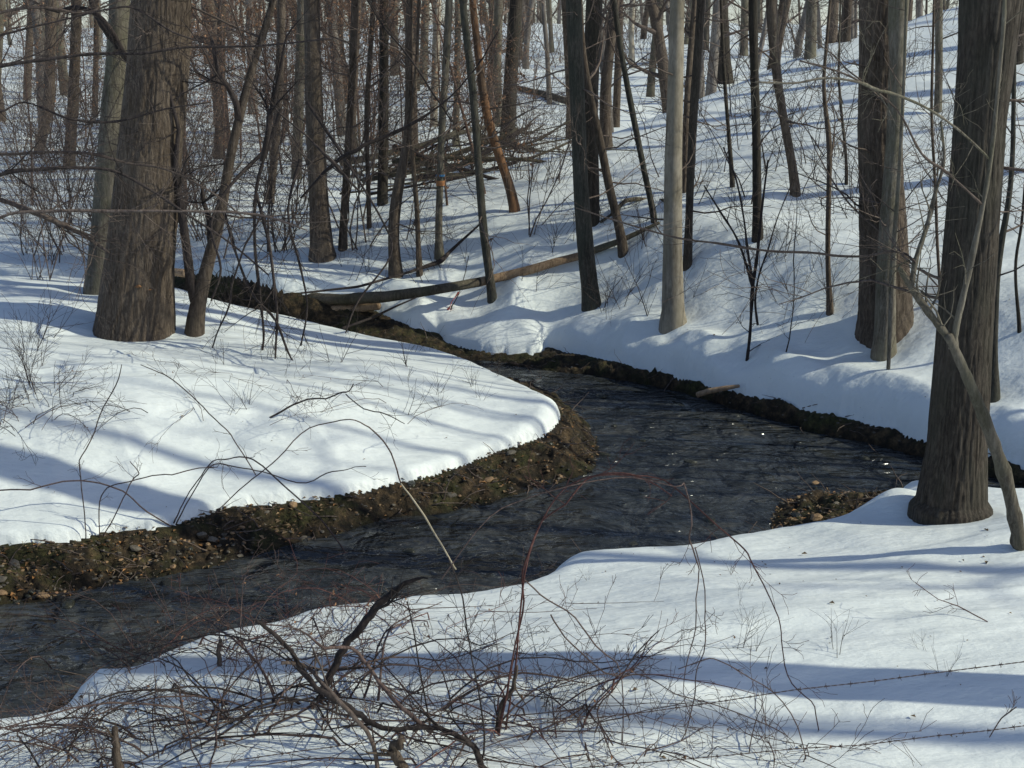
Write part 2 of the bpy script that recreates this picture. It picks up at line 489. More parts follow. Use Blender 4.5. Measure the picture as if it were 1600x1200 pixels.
def snow_mat():
    m, nt, b = new_mat('snow_surface')
    tc = mapping(nt, (1, 1, 1))
    big = noise(nt, tc, 1.3, 3, 0.5)
    c = ramp(nt, big, [(0.3, (0.79, 0.835, 0.82)), (0.7, (0.845, 0.885, 0.87))])
    # scattered bark crumbs, needles and seed specks
    sp = noise(nt, tc, 34, 2, 0.6)
    sf = ramp(nt, sp, [(0.735, (0, 0, 0)), (0.78, (1, 1, 1))])
    gate = ramp(nt, noise(nt, tc, 0.8, 3, 0.6), [(0.45, (0, 0, 0)), (0.62, (1, 1, 1))])
    c = mixc(nt, mixc(nt, 1.0, sf, gate, 'MULTIPLY'), c, (0.22, 0.17, 0.13))
    nt.links.new(c, b.inputs['Base Color'])
    b.inputs['Roughness'].default_value = 0.55
    b.inputs['Specular IOR Level'].default_value = 0.25
    f1 = noise(nt, mapping(nt, (3, 7, 3)), 1.6, 5, 0.55)
    f2 = noise(nt, tc, 60, 3, 0.6)
    h = nt.nodes.new("ShaderNodeMath"); h.operation = 'MULTIPLY_ADD'
    nt.links.new(f2, h.inputs[0]); h.inputs[1].default_value = 0.03; nt.links.new(f1, h.inputs[2])
    f3 = noise(nt, tc, 11, 4, 0.6)
    h2 = nt.nodes.new("ShaderNodeMath"); h2.operation = 'MULTIPLY_ADD'; h2.inputs[1].default_value = 0.09
    nt.links.new(f3, h2.inputs[0]); nt.links.new(h.outputs[0], h2.inputs[2])
    bump(nt, b, h2.outputs[0], 0.45, 0.06)
    return m
M['snow'] = snow_mat()

def dirt_mat():
    m, nt, b = new_mat('earth_bank')
    tc = mapping(nt, (1, 1, 1))
    a = noise(nt, tc, 9, 8, 0.68)
    c = ramp(nt, a, [(0.32, (0.008, 0.007, 0.005)), (0.48, (0.036, 0.026, 0.015)), (0.60, (0.10, 0.066, 0.034)), (0.74, (0.20, 0.14, 0.078))])
    g = ramp(nt, noise(nt, tc, 1.9, 5, 0.65), [(0.47, (0, 0, 0)), (0.60, (1, 1, 1))])
    gc = ramp(nt, noise(nt, tc, 22, 4, 0.7), [(0.35, (0.018, 0.020, 0.006)), (0.65, (0.085, 0.085, 0.024))])
    c = mixc(nt, mixc(nt, 0.75, (0, 0, 0), g), c, gc)
    # dark and wet close to the waterline
    gp = nt.nodes.new("ShaderNodeNewGeometry"); sx = nt.nodes.new("ShaderNodeSeparateXYZ")
    nt.links.new(gp.outputs['Position'], sx.inputs[0])
    mr = nt.nodes.new("ShaderNodeMapRange"); mr.inputs[1].default_value = -0.02; mr.inputs[2].default_value = 0.10
    mr.inputs[3].default_value = 0.35; mr.inputs[4].default_value = 1.0
    nt.links.new(sx.outputs[2], mr.inputs[0])
    c = mixc(nt, 1.0, c, mr.outputs[0], 'MULTIPLY')
    nt.links.new(c, b.inputs['Base Color'])
    b.inputs['Roughness'].default_value = 0.8
    b.inputs['Specular IOR Level'].default_value = 0.3
    bump(nt, b, noise(nt, tc, 16, 8, 0.7), 1.0, 0.06)
    return m
M['dirt'] = dirt_mat()

def water_mat():
    m, nt, b = new_mat('stream_water')
    tc = mapping(nt, (1, 1, 1))
    c = ramp(nt, noise(nt, tc, 1.6, 6, 0.7), [(0.35, (0.016, 0.019, 0.021)), (0.55, (0.044, 0.048, 0.050)), (0.72, (0.092, 0.088, 0.075))])  # streambed tones, lightened in the colour to make up for missing sky reflection
    nt.links.new(c, b.inputs['Base Color'])
    b.inputs['Roughness'].default_value = 0.14
    b.inputs['IOR'].default_value = 1.36
    b.inputs['Specular IOR Level'].default_value = 0.7
    w1 = noise(nt, mapping(nt, (0.7, 1.6, 1)), 3.2, 3, 0.5, 1.2)
    w2 = noise(nt, mapping(nt, (1.2, 1, 1)), 1.9, 3, 0.5, 0.4)
    gate = ramp(nt, w2, [(0.38, (0.2,) * 3), (0.62, (1, 1, 1))])
    h = mixc(nt, 1.0, w1, gate, 'MULTIPLY')
    bump(nt, b, h, 1.0, 0.17)
    return m
M['water'] = water_mat()

def flat_mat(name, a, bcol, scale=12, rough=0.7, bd=0.004, rnd=True):
    m, nt, b = new_mat(name)
    tc = mapping(nt, (1, 1, 1))
    c = ramp(nt, noise(nt, tc, scale, 4, 0.6), [(0.35, a), (0.65, bcol)])
    if rnd:
        oi = nt.nodes.new("ShaderNodeNewGeometry")
        mr = nt.nodes.new("ShaderNodeMapRange"); mr.inputs[3].default_value = 0.45; mr.inputs[4].default_value = 1.5
        nt.links.new(oi.outputs['Random Per Island'], mr.inputs[0])
        c = mixc(nt, 1.0, c, mr.outputs[0], 'MULTIPLY')
    nt.links.new(c, b.inputs['Base Color']); b.inputs['Roughness'].default_value = rough
    bump(nt, b, noise(nt, tc, scale * 3, 4, 0.6), 0.5, bd)
    return m
M['leaf'] = flat_mat('dry_leaf', (0.20, 0.10, 0.05), (0.32, 0.175, 0.095), 20)
M['twig_red'] = bark_mat('twig_reddish_bark', (0.05, 0.032, 0.026), (0.12, 0.075, 0.058), (0.21, 0.14, 0.11), 2.0, 0.0, patches=0.15, bumpd=0.003)
M['bark_hazed'] = bark_mat('bark_far_hazed', (0.07, 0.058, 0.05), (0.15, 0.13, 0.115), (0.26, 0.23, 0.20), 1.2, 0.2, (0.10, 0.09, 0.07))  # bark of distant trees, lightened and greyed in the colour to imitate haze
M['litter'] = flat_mat('leaf_litter', (0.10, 0.060, 0.028), (0.25, 0.165, 0.08), 20)
M['litter_orange'] = flat_mat('leaf_litter_orange', (0.22, 0.10, 0.03), (0.36, 0.18, 0.06), 20)
M['grassy'] = flat_mat('bank_moss', (0.03, 0.035, 0.01), (0.10, 0.10, 0.03), 20)
M['stone'] = flat_mat('stone', (0.05, 0.042, 0.032), (0.14, 0.12, 0.09), 9)
M['stone_tan'] = flat_mat('stone_tan', (0.12, 0.075, 0.035), (0.27, 0.17, 0.09), 9)
M['stone_wet'] = flat_mat('stone_wet', (0.012, 0.013, 0.010), (0.04, 0.038, 0.022), 9, 0.25)
M['wire'] = flat_mat('rusty_wire', (0.05, 0.03, 0.025), (0.11, 0.07, 0.055), 40, 0.6, rnd=False)
M['ribbon_red'] = flat_mat('ribbon_red_plastic', (0.62, 0.10, 0.07), (0.75, 0.16, 0.10), 8, 0.4, rnd=False)
M['tape_blue'] = flat_mat('tape_blue_plastic', (0.05, 0.17, 0.36), (0.06, 0.22, 0.42), 8, 0.4, rnd=False)
M['tape_orange'] = flat_mat('tape_orange_plastic', (0.34, 0.14, 0.05), (0.42, 0.19, 0.07), 8, 0.4, rnd=False)
M['shelf'] = flat_mat('bracket_fungus', (0.22, 0.10, 0.035), (0.30, 0.15, 0.055), 30, 0.6, rnd=False)

# ------------------------------------------------------------------ tree table (photo pixels; base first: u, v, trunk width)
def nrm2(v): return v / np.linalg.norm(v)
TREES = [
 dict(pts=[(210, 530, 122), (212, 495, 119), (214, 450, 114), (219, 400, 108), (229, 300, 102), (238, 200, 97), (247, 100, 95), (252, 0, 94)], mat='bark_big', sides=96, ht=24,
      label='massive grey furrowed trunk at left, thickest tree on the left snowbank'),
 dict(pts=[(155, 458, 50), (158, 420, 44), (164, 330, 40), (172, 200, 35), (181, 100, 32), (188, 0, 33)], mat='bark_lichen', sides=24, ht=20, dback=0.0,
      label='slimmer lichen-lit tree standing just behind left edge of the massive trunk'),
 dict(pts=[(1484, 812, 120), (1487, 780, 104), (1495, 700, 92), (1506, 550, 87), (1520, 350, 82), (1530, 200, 80), (1542, 80, 88), (1548, 0, 96)], mat='bark_dark', sides=96, ht=22,
      label='big dark trunk at right standing on the near snow beside the stream'),
 dict(pts=[(1384, 532, 92), (1384, 500, 84), (1381, 400, 76), (1378, 300, 70), (1374, 200, 68), (1374, 100, 64), (1376, 0, 66)], mat='bark_brown', sides=64, ht=22, fl=1.1,
      label='broad dark trunk behind the paler one, across the stream at right'),
 dict(pts=[(1381, 558, 38), (1383, 520, 33), (1384, 430, 31), (1391, 300, 27), (1399, 200, 26), (1402, 100, 26), (1404, 0, 32)], mat='bark_lichen', sides=28, ht=19,
      label='paler slender trunk pressed against front of the broad dark trunk'),
 dict(pts=[(1053, 512, 42), (1052, 490, 35), (1051, 400, 30), (1052, 250, 27), (1056, 100, 24), (1058, 0, 22)], mat='bark_pale', sides=28, ht=20,
      label='smooth pale tan tree upright on the far bank, lightest trunk in view'),
 dict(pts=[(926, 482, 31), (922, 450, 27), (916, 400, 26), (908, 300, 24), (904, 200, 23), (900, 100, 24), (896, 0, 25)], mat='bark_green', sides=24, ht=19,
      label='dark greenish trunk near centre rising beside the end of the fallen log'),
 dict(pts=[(771, 470, 15), (763, 420, 13), (754, 350, 13), (748, 260, 12), (738, 130, 12), (722, 0, 12)], mat='bark_green', sides=16, ht=13,
      label='thin dark green tree standing directly in front of the long fallen log'),
 dict(pts=[(620, 433, 23), (614, 395, 18), (614, 340, 18), (622, 290, 17), (634, 240, 14), (640, 180, 12), (638, 80, 12), (640, 0, 11)], mat='bark_brown', sides=16, ht=14,
      label='curved grey-brown tree bowing left near its foot above the upstream bank'),
 dict(pts=[(656, 432, 11), (653, 380, 8), (652, 330, 8), (646, 260, 7), (641, 200, 6), (652, 90, 5)], mat='bark_brown', sides=10, ht=9,
      label='thin wavy sapling immediately right of the bowed grey-brown tree'),
 dict(pts=[(688, 405, 17), (684, 385, 12), (687, 300, 11), (690, 200, 11), (697, 100, 12), (702, 0, 12)], mat='bark_lichen', sides=14, ht=14,
      label='slim tree banded with blue and orange tape above the snowy slope'),
 dict(pts=[(505, 408, 44), (503, 385, 37), (499, 330, 32), (495, 250, 30), (490, 150, 28), (487, 0, 26)], mat='bark_brown', sides=28, ht=20,
      label='stout grey tree with flared foot beyond the stream, left of centre'),
 dict(pts=[(535, 388, 15), (537, 340, 12), (541, 280, 12), (549, 150, 12), (556, 0, 13)], mat='bark_brown', sides=12, ht=14,
      label='thin upright tree close to the right of the stout flared grey tree'),
 dict(pts=[(577, 360, 8), (575, 280, 7), (572, 180, 8), (580, 60, 8), (584, 0, 8)], mat='bark_brown', sides=8, ht=11,
      label='very thin straight tree halfway between stout flared tree and bowed tree'),
 dict(pts=[(807, 330, 17), (797, 290, 16), (781, 245, 16), (766, 205, 15), (756, 160, 14), (748, 90, 12), (738, 0, 11)], mat='bark_rust', sides=16, ht=14,
      label='leaning tree with peeled rusty orange bark in the middle of the slope'),
 dict(pts=[(976, 398, 17), (966, 345, 14), (953, 300, 14), (938, 220, 13), (922, 150, 11), (910, 80, 9)], mat='bark_brown', sides=14, ht=11,
      label='brown tree leaning left over the dark end of the fallen log'),
 dict(pts=[(1025, 347, 11), (1013, 300, 10), (1001, 240, 10), (985, 160, 10), (972, 90, 9), (958, 0, 9)], mat='bark_green', sides=12, ht=12,
      label='thin dark tree curving left, just left of the pale tan tree'),
 dict(pts=[(929, 345, 17), (926, 280, 20), (921, 180, 24), (924, 100, 25), (929, 0, 26)], mat='bark_dark', sides=16, ht=19, down=1,
      label='dark trunk directly behind the dark greenish centre trunk'),
 dict(pts=[(948, 232, 22), (944, 190, 18), (945, 130, 18), (955, 60, 16), (962, 0, 16)], mat='bark_brown', sides=14, ht=18,
      label='tree on the ridge crest leaning right behind the centre trunks'),
 dict(pts=[(962, 200, 13), (964, 150, 12), (968, 60, 12), (968, 0, 12)], mat='bark_brown', sides=12, ht=17,
      label='reddish-brown tree beyond the ridge right of the crest tree'),
 dict(pts=[(1074, 420, 15), (1077, 340, 12), (1080, 240, 13), (1086, 140, 14), (1096, 0, 13)], mat='bark_dark', sides=14, ht=16,
      label='dark narrow trunk right behind the smooth pale tan tree'),
 dict(pts=[(1069, 300, 10), (1071, 200, 10), (1077, 100, 10), (1086, 0, 9)], mat='bark_brown', sides=12, ht=15,
      label='narrow brown trunk squeezed between pale tan tree and dark narrow one'),
 dict(pts=[(1134, 134, 28), (1131, 100, 23), (1127, 0, 21)], mat='bark_dark', sides=14, ht=20,
      label='dark trunk standing on the crest of the right-hand slope'),
 dict(pts=[(1185, 376, 18), (1183, 330, 15), (1182, 200, 14), (1178, 100, 14), (1176, 0, 15)], mat='bark_dark', sides=14, ht=17,
      label='straight dark trunk midway up the right slope'),
 dict(pts=[(1246, 306, 17), (1241, 270, 14), (1231, 220, 14), (1219, 160, 14), (1210, 90, 16), (1204, 0, 19)], mat='bark_brown', sides=14, ht=17,
      label='left-leaning trunk on upper right slope near the straight dark one'),
 dict(pts=[(1298, 490, 12), (1294, 440, 8), (1293, 380, 8), (1295, 300, 8), (1297, 220, 9), (1285, 140, 6), (1292, 60, 5)], mat='bark_brown', sides=10, ht=9,
      label='slim sapling upright on the slope just left of the broad trunk'),
 dict(pts=[(1145, 295, 8), (1141, 240, 7), (1137, 190, 6), (1131, 110, 6)], mat='bark_dark', sides=8, ht=8,
      label='thin dark sapling on the slope between pale tan and straight dark trunks'),
 dict(pts=[(1323, 290, 6), (1322, 240, 5), (1316, 190, 5), (1310, 120, 4)], mat='bark_dark', sides=8, ht=6,
      label='very slim sapling standing high on slope against the broad trunk'),
 dict(pts=[(1388, 582, 6), (1391, 500, 7), (1393, 420, 8), (1401, 330, 7), (1407, 240, 6), (1413, 120, 5), (1416, 0, 5)], mat='bark_lichen', sides=8, ht=10,
      label='thin pole-like sapling crossing in front of the paler slender trunk'),
 dict(pts=[(1553, 626, 22), (1552, 560, 14), (1556, 450, 11), (1563, 380, 11), (1577, 320, 9), (1583, 240, 8), (1584, 120, 7)], mat='bark_green', sides=12, ht=10,
      label='dark bent trunk emerging behind right edge of the big near trunk'),
 dict(pts=[(1594, 522, 7), (1587, 450, 5), (1586, 400, 5), (1596, 360, 5), (1602, 280, 4)], mat='bark_dark', sides=8, ht=6,
      label='crooked thin sapling at the right edge of the photo'),
 dict(pts=[(1470, 470, 5), (1464, 380, 5), (1462, 300, 5), (1455, 180, 5), (1458, 60, 4)], mat='bark_brown', sides=8, ht=8, down=0,
      label='thin upright sapling between broad trunk and big near trunk'),
 dict(pts=[(302, 520, 30), (306, 490, 27), (314, 450, 24), (328, 400, 21), (343, 350, 19), (352, 290, 17), (362, 230, 15), (374, 185, 15), (392, 110, 13), (412, 50, 13), (430, 0, 12)], mat='bark_brown', sides=18, ht=11,
      label='small forked tree leaning right beside the massive left trunk',
      limbs=[[(305, 470, 17), (299, 440, 15), (296, 400, 14), (291, 350, 13), (284, 290, 11), (281, 250, 8), (288, 200, 6), (270, 120, 4)],
             [(330, 375, 12), (323, 340, 9), (312, 320, 7), (306, 290, 5)],
             [(374, 190, 12), (371, 160, 10), (361, 135, 8), (348, 115, 7), (340, 60, 5)]]),
 # background, left to right
 dict(pts=[(42, 158, 13), (44, 100, 13), (50, 0, 13)], mat='bark_brown', sides=8, ht=17, label='far trunk near top left corner, leftmost thick one on the snow'),
 dict(pts=[(58, 240, 16), (68, 205, 17), (77, 170, 18), (78, 90, 18), (80, 0, 18)], mat='bark_brown', sides=12, ht=17, label='far trunk with a kinked foot at upper left'),
 dict(pts=[(107, 262, 20), (112, 200, 18), (117, 100, 17), (120, 0, 17)], mat='bark_brown', sides=12, ht=17, label='far brown trunk right of the kinked one at upper left'),
 dict(pts=[(148, 185, 10), (150, 100, 9), (151, 0, 9)], mat='bark_brown', sides=8, ht=15, label='thin far trunk close to the slim lichen-lit tree'),
 dict(pts=[(340, 250, 16), (344, 180, 15), (345, 90, 14), (347, 0, 14)], mat='bark_brown', sides=10, ht=17, label='far brown trunk between the massive trunk and small forked tree'),
 dict(pts=[(420, 320, 14), (430, 240, 13), (437, 120, 13), (440, 0, 13)], mat='bark_brown', sides=10, ht=17, label='hazy brown trunk just left of the stout flared tree'),
 dict(pts=[(463, 280, 17), (466, 180, 16), (470, 60, 15), (472, 0, 15)], mat='bark_lichen', sides=10, ht=17, label='pale far trunk left of the stout flared tree'),
 dict(pts=[(597, 320, 17), (599, 220, 16), (600, 100, 15), (600, 0, 15)], mat='bark_dark', sides=12, ht=18, label='dark trunk behind left side of the bowed tree'),
 dict(pts=[(677, 200, 12), (680, 110, 12), (684, 0, 12)], mat='bark_pale', sides=8, ht=18, label='pale far trunk rising behind the tape-banded tree'),
 dict(pts=[(712, 230, 11), (714, 130, 10), (716, 0, 10)], mat='bark_lichen', sides=8, ht=17, label='pale narrow trunk beyond the ridge right of the tape-banded tree'),
 dict(pts=[(779, 200, 15), (776, 120, 14), (779, 0, 14)], mat='bark_lichen', sides=10, ht=18, label='pale far trunk just right of the rusty leaning tree'),
 dict(pts=[(792, 232, 25), (796, 150, 22), (802, 60, 21), (808, 0, 21)], mat='bark_dark', sides=14, ht=20, label='broad dark trunk behind brush beyond the ridge at centre'),
 dict(pts=[(827, 40, 12), (826, 0, 12)], mat='bark_brown', sides=8, ht=18, label='small far trunk by the sky gap at top centre'),
 dict(pts=[(988, 110, 10), (986, 60, 9), (988, 0, 9)], mat='bark_pale', sides=8, ht=18, label='thin pale far trunk behind the dark curving tree'),
 dict(pts=[(1024, 100, 13), (1029, 50, 12), (1032, 0, 12)], mat='bark_lichen', sides=10, ht=18, label='leaning far trunk immediately left of the pale tan tree top'),
 dict(pts=[(1162, 90, 14), (1163, 40, 12), (1164, 0, 12)], mat='bark_lichen', sides=10, ht=18, label='grey far trunk just left of the straight dark one'),
 dict(pts=[(1266, 92, 19), (1268, 40, 17), (1268, 0, 17)], mat='bark_lichen', sides=12, ht=19, label='grey trunk on the crest right of the left-leaning one'),
 dict(pts=[(1300, 70, 16), (1303, 30, 14), (1304, 0, 14)], mat='bark_brown', sides=10, ht=19, label='brown crest trunk second left of the broad trunk'),
 dict(pts=[(1322, 66, 14), (1324, 30, 13), (1325, 0, 13)], mat='bark_brown', sides=10, ht=19, label='narrow crest trunk nearest the broad trunk'),
 dict(pts=[(1466, 175, 13), (1468, 90, 12), (1466, 0, 13)], mat='bark_lichen', sides=10, ht=17, label='grey trunk high on slope between broad trunk and big near trunk'),
 dict(pts=[(1588, 100, 22), (1592, 30, 20), (1594, 0, 20)], mat='bark_dark', sides=12, ht=18, label='dark trunk high on slope at the right edge'),
]
for T in TREES:
    u, v, w = T['pts'][0]
    if T.get('down'):
        p = hit(u, v)
    else:
        p = hit(u, v - 2)
    if p is None: p = at_y(u, v, 120)
    T['r'] = w * 0.5 * px_size(p)
    dd_ = nrm2(p[:2]) * T['r'] * (0.9 if not T.get('down') else 0)
    p = np.array([p[0] + dd_[0], p[1] + dd_[1], p[2] + 0.01])
    T['p'] = p
    if T['r'] > 0.05 and p[1] < 45:
        WELLS.append((p[0], p[1], max(0.16, T['r'] * 1.15), min(0.06, 0.03 + T['r'] * 0.12)))
p = hit(110, 492)

# off-frame trees to the right and behind that throw the long shadow bands: plan x, y, radius, height
def band_tree(u, v, dist, r, ht, label):
    p = hit(u, v)
    q = p[:2] + np.array([math.cos(SUN_BACK), -math.sin(SUN_BACK)]) * dist
    return (q[0], q[1], r, ht, label)
OFF = [
 band_tree(1590, 1062, 2.2, .20, 19, 'tall tree at right casting the strong foreground shadow band'),
 band_tree(1590, 1100, 12.0, .11, 20, 'second tree at right casting the soft foreground shadow'),
 band_tree(500, 745, 15.0, .13, 20, 'tall tree at right shading the left snowbank'),
 band_tree(1550, 940, 13.0, .17, 19, 'tree outside the right edge beyond the fence'),
]
for k, (u, v, d_, r_) in enumerate([(820, 620, 9, .035), (700, 600, 11, .05), (760, 650, 8, .03), (640, 620, 13, .06), (560, 640, 14, .04), (500, 600, 15, .07), (400, 560, 17, .05), (800, 690, 8.5, .04), (420, 700, 16, .045), (300, 640, 17, .05)]):
    b_ = band_tree(u, v, d_, r_, 9 + r_ * 70, 'slim tree outside the right edge, one of those streaking the snow with thin shadows')
    OFF.append(b_)
for k, (x, y) in enumerate([(9.9, 20.8), (16, 24.5), (13, 28), (20, 31), (24, 21), (27, 37), (31, 27), (36, 44)]):
    OFF.append((x, y, RNG.uniform(.12, .24), RNG.uniform(16, 22), 'bare tree on the slope outside the right edge'))

# ------------------------------------------------------------------ terrain meshes
def polar_grid():
    dense = np.linspace(-24, 24, 640)
    side = np.concatenate([np.linspace(-180, -60, 40, endpoint=False), np.linspace(-60, -24, 70, endpoint=False)])
    ang = np.radians(np.concatenate([side, dense, -side[::-1][:-1]]))
    rad = np.concatenate([[0.4, 1.2, 2.2, 3.2, 4.0, 4.8, 5.4], np.geomspace(5.8, 30, 620), np.geomspace(30.3, 420, 170)])
    return ang, rad
ang, rad = polar_grid()
A, R_ = np.meshgrid(ang, rad)
GX, GY = np.sin(A) * R_, np.cos(A) * R_
shape = GX.shape
snowZ, dirtZ, DS, DW = terrain(GX.ravel(), GY.ravel(), True)
snowZ = snowZ.reshape(shape); dirtZ = dirtZ.reshape(shape); DS = DS.reshape(shape); DW = DW.reshape(shape)
idx = np.arange(GX.size).reshape(shape)
nr, nc = shape
def grid_obj(name, Z, mask, mat, wrap=True):
    """mask: vertices wanted; a cell is kept if any corner is wanted"""
    j = np.arange(nc); j2 = (j + 1) % nc
    a = idx[:-1][:, j]; b = idx[:-1][:, j2]; c = idx[1:][:, j2]; d = idx[1:][:, j]
    mm = mask
    keep = mm[:-1][:, j] | mm[:-1][:, j2] | mm[1:][:, j2] | mm[1:][:, j]
    q = np.stack([a[keep], d[keep], c[keep], b[keep]], -1)
    used = np.unique(q); remap = np.zeros(GX.size, np.int64); remap[used] = np.arange(len(used))
    V = np.stack([GX.ravel()[used], GY.ravel()[used], Z.ravel()[used]], -1)
    mb = MB(); mb.add(V, remap[q][:, ::-1])
    o = mb.build(name, mat)
    return o
o_snow = grid_obj('snow', snowZ, DS > -0.03, M['snow'])
tag(o_snow, 'smooth white snow covering the forest floor and both stream banks', None, kind='structure')
near = (GY > 0) & (np.abs(GX) < 40) & (R_ < 60)
o_dirt = grid_obj('ground', dirtZ, (DS < 0.25) & near, M['dirt'])
tag(o_dirt, 'bare brown earth of the stream banks and the stream bed', None, kind='structure')
waterZ = np.zeros(shape) + 0.012 * fbm(GX / 0.5, GY / 0.35, 3, 91)
o_water = grid_obj('water', waterZ, (DW > -0.35) & (DS < 0.6) & near, M['water'])
tag(o_water, 'dark rippled water of the winding stream', None, kind='structure')

# ------------------------------------------------------------------ branches
def nrm(v): return v / (np.linalg.norm(v) + 1e-9)
def rvec(rng): return np.array([rng.gauss(0, 1), rng.gauss(0, 1), rng.gauss(0, 1)])
def walk(p, d, L, n, rng, wob=0.12, up=0.0):
    P = [np.array(p, float)]; d = nrm(np.array(d, float))
    for i in range(n):
        d = nrm(d + wob * rvec(rng) + np.array([0, 0, up]))
        P.append(P[-1] + d * L / n)
    return np.array(P), d
def grow(mb, p, d, L, r, lev, rng, kids=5, up=0.06, wob=0.14, spread=0.9, tip=0.25, twigs=None, rmin=0.0022, ratio=.55):
    n = max(3, min(7, int(L / 0.25) + 2))
    P, dd = walk(p, d, L, n, rng, wob, up)
    rad = np.linspace(r, max(rmin, r * tip), n + 1)
    mb.tube(P, rad, 6 if r > 0.04 else (4 if r > 0.012 else 3), cap=False)
    if twigs is not None and lev == 0: twigs.append((P[-1], dd)); twigs.append((P[len(P) // 2], dd))
    if lev <= 0: return
    for k in range(kids):
        t = rng.uniform(0.2, 1.0)
        i = min(n - 1, int(t * n)); f = t * n - i
        q = P[i] * (1 - f) + P[i + 1] * f
        base = nrm(P[i + 1] - P[i])
        nd = nrm(base + spread * nrm(np.cross(base, rvec(rng))))
        grow(mb, q, nd, L * rng.uniform(ratio * .7, ratio * 1.15), max(rmin, rad[i] * 0.6), lev - 1, rng, max(2, kids - 1), up, wob * 1.15, spread, tip, twigs, rmin, ratio)

def bark_tube(mb, P, R, sides, rows, seed, ridge=0.05, flare=None):
    """trunk with real furrows: ring count and ridged radius"""
    P = np.asarray(P, float); R = np.asarray(R, float)
    s = np.concatenate([[0], np.cumsum(np.linalg.norm(np.diff(P, axis=0), axis=1))])
    t = np.linspace(0, s[-1], rows)
    C = np.stack([np.interp(t, s, P[:, k]) for k in range(3)], -1)
    # smooth the path
    for _ in range(3):
        C[1:-1] = (C[:-2] + 2 * C[1:-1] + C[2:]) / 4
    RR = np.interp(t, s, R)
    an = np.arange(sides) * 2 * math.pi / sides
    AA, TT = np.meshgrid(an, t)
    per = 2 * math.pi
    def nz(fa, ft, sd, o=2):
        # wraps around the trunk by blending two samples
        k = AA / per
        n1 = fbm(AA * fa, TT * ft, o, sd); n2 = fbm((AA - per) * fa, TT * ft, o, sd)
        w = sstep((k - 0.9) / 0.1)
        return n1 * (1 - w) + n2 * w
    wob = nz(3.5, 2.5, seed + 5) * 0.5
    fur = np.abs(nz(sides / 24.0, 2.0, seed, 2) + 0.25 * wob)
    lump = nz(1.1, 0.8, seed + 9, 2)
    rr = RR[:, None] * (1 + 0.07 * lump) - RR[0] * ridge * (1 - np.clip(fur * 4.5, 0, 1))
    if flare:
        z0 = TT - t[0]
        rr = rr * (1 + flare * np.exp(-z0 / 0.35) * (0.5 + 0.9 * np.clip(nz(0.9, 0.01, seed + 13, 1) + 0.3, 0, 1)))
    V = np.stack([C[:, None, 0] + rr * np.cos(AA), C[:, None, 1] + rr * np.sin(AA), C[:, None, 2] + 0 * rr], -1).reshape(-1, 3)
    i = np.arange(rows - 1)[:, None] * sides; j = np.arange(sides)[None, :]; j2 = (j + 1) % sides
    Q = np.stack([i + j, i + j2, i + sides + j2, i + sides + j], -1).reshape(-1, 4)
    mb.add(V, Q)

def leaf_add(mb, p, size, rng, flat=False):
    a = rng.uniform(0, 6.28)
    if flat:
        ax = np.array([math.cos(a), math.sin(a), rng.uniform(-.3, .3)]); nb = np.array([-math.sin(a), math.cos(a), rng.uniform(-.3, .3)])
    else:
        ax = nrm(rvec(rng) + np.array([0, 0, -0.8])); nb = nrm(np.cross(ax, rvec(rng)))
    n = nrm(np.cross(ax, nb))
    s = size * rng.uniform(.6, 1.3); c = rng.uniform(0.1, 0.35) * s
    V = [p, p + ax * s * .5 + nb * s * .28 + n * c, p + ax * s, p + ax * s * .5 - nb * s * .28 + n * c, p + ax * s * .5]
    mb.add(V, None, [(0, 1, 4), (1, 2, 4), (2, 3, 4), (3, 0, 4)])

def crown_for(mb, P, R, ht0, rng, low=0.25, n=16, L=3.2, lev=2, kids=4, twigs=None):
    """limbs along the upper trunk, in coordinates local to the tree"""
    s = P[:, 2] - P[0, 2]
    for k in range(n):
        h = ht0 * (low + (1 - low) * (k + rng.random()) / n)
        q = np.array([np.interp(h, s, P[:, 0]), np.interp(h, s, P[:, 1]), h + P[0, 2]])
        r = float(np.interp(h, s, R))
        a = rng.uniform(0, 6.28)
        e = rng.uniform(0.2, 0.9)
        d = np.array([math.cos(a), math.sin(a), e])
        f = 1 - 0.55 * (h / ht0)
        grow(mb, q, d, L * f * rng.uniform(.6, 1.2), max(0.008, r * rng.uniform(.28, .5)), lev, rng, kids, up=.05, wob=.16, twigs=twigs)

def trunk_path(T, base):
    """photo polyline -> local 3D points and radii, extended to full height"""
    P, R = [], []
    y = base[1]
    for i, (u, v, w) in enumerate(T['pts']):
        q = at_y(u, v, y)
        if i == 0: q = base.copy()
        P.append(q - base); R.append(w * 0.5 * px_size(q))
    P = np.array(P); R = np.array(R)
    return P, R
def extend(P, R, ht, rng, wob=.03):
    d = nrm(P[-1] - P[-2]); d = nrm(d + np.array([0, 0, 1.2]))
    top = P[-1]; n = 6; rem = max(1.5, ht - top[2])
    Q = [P]; rr = [R]
    q = top.copy(); E = []; ER = []
    for k in range(1, n + 1):
        d = nrm(d + wob * rvec(rng) + np.array([0, 0, .1]))
        q = q + d * rem / n
        E.append(q.copy()); ER.append(max(0.008, R[-1] * (1 - 0.9 * k / n)))
    return np.vstack([P, E]), np.concatenate([R, ER])

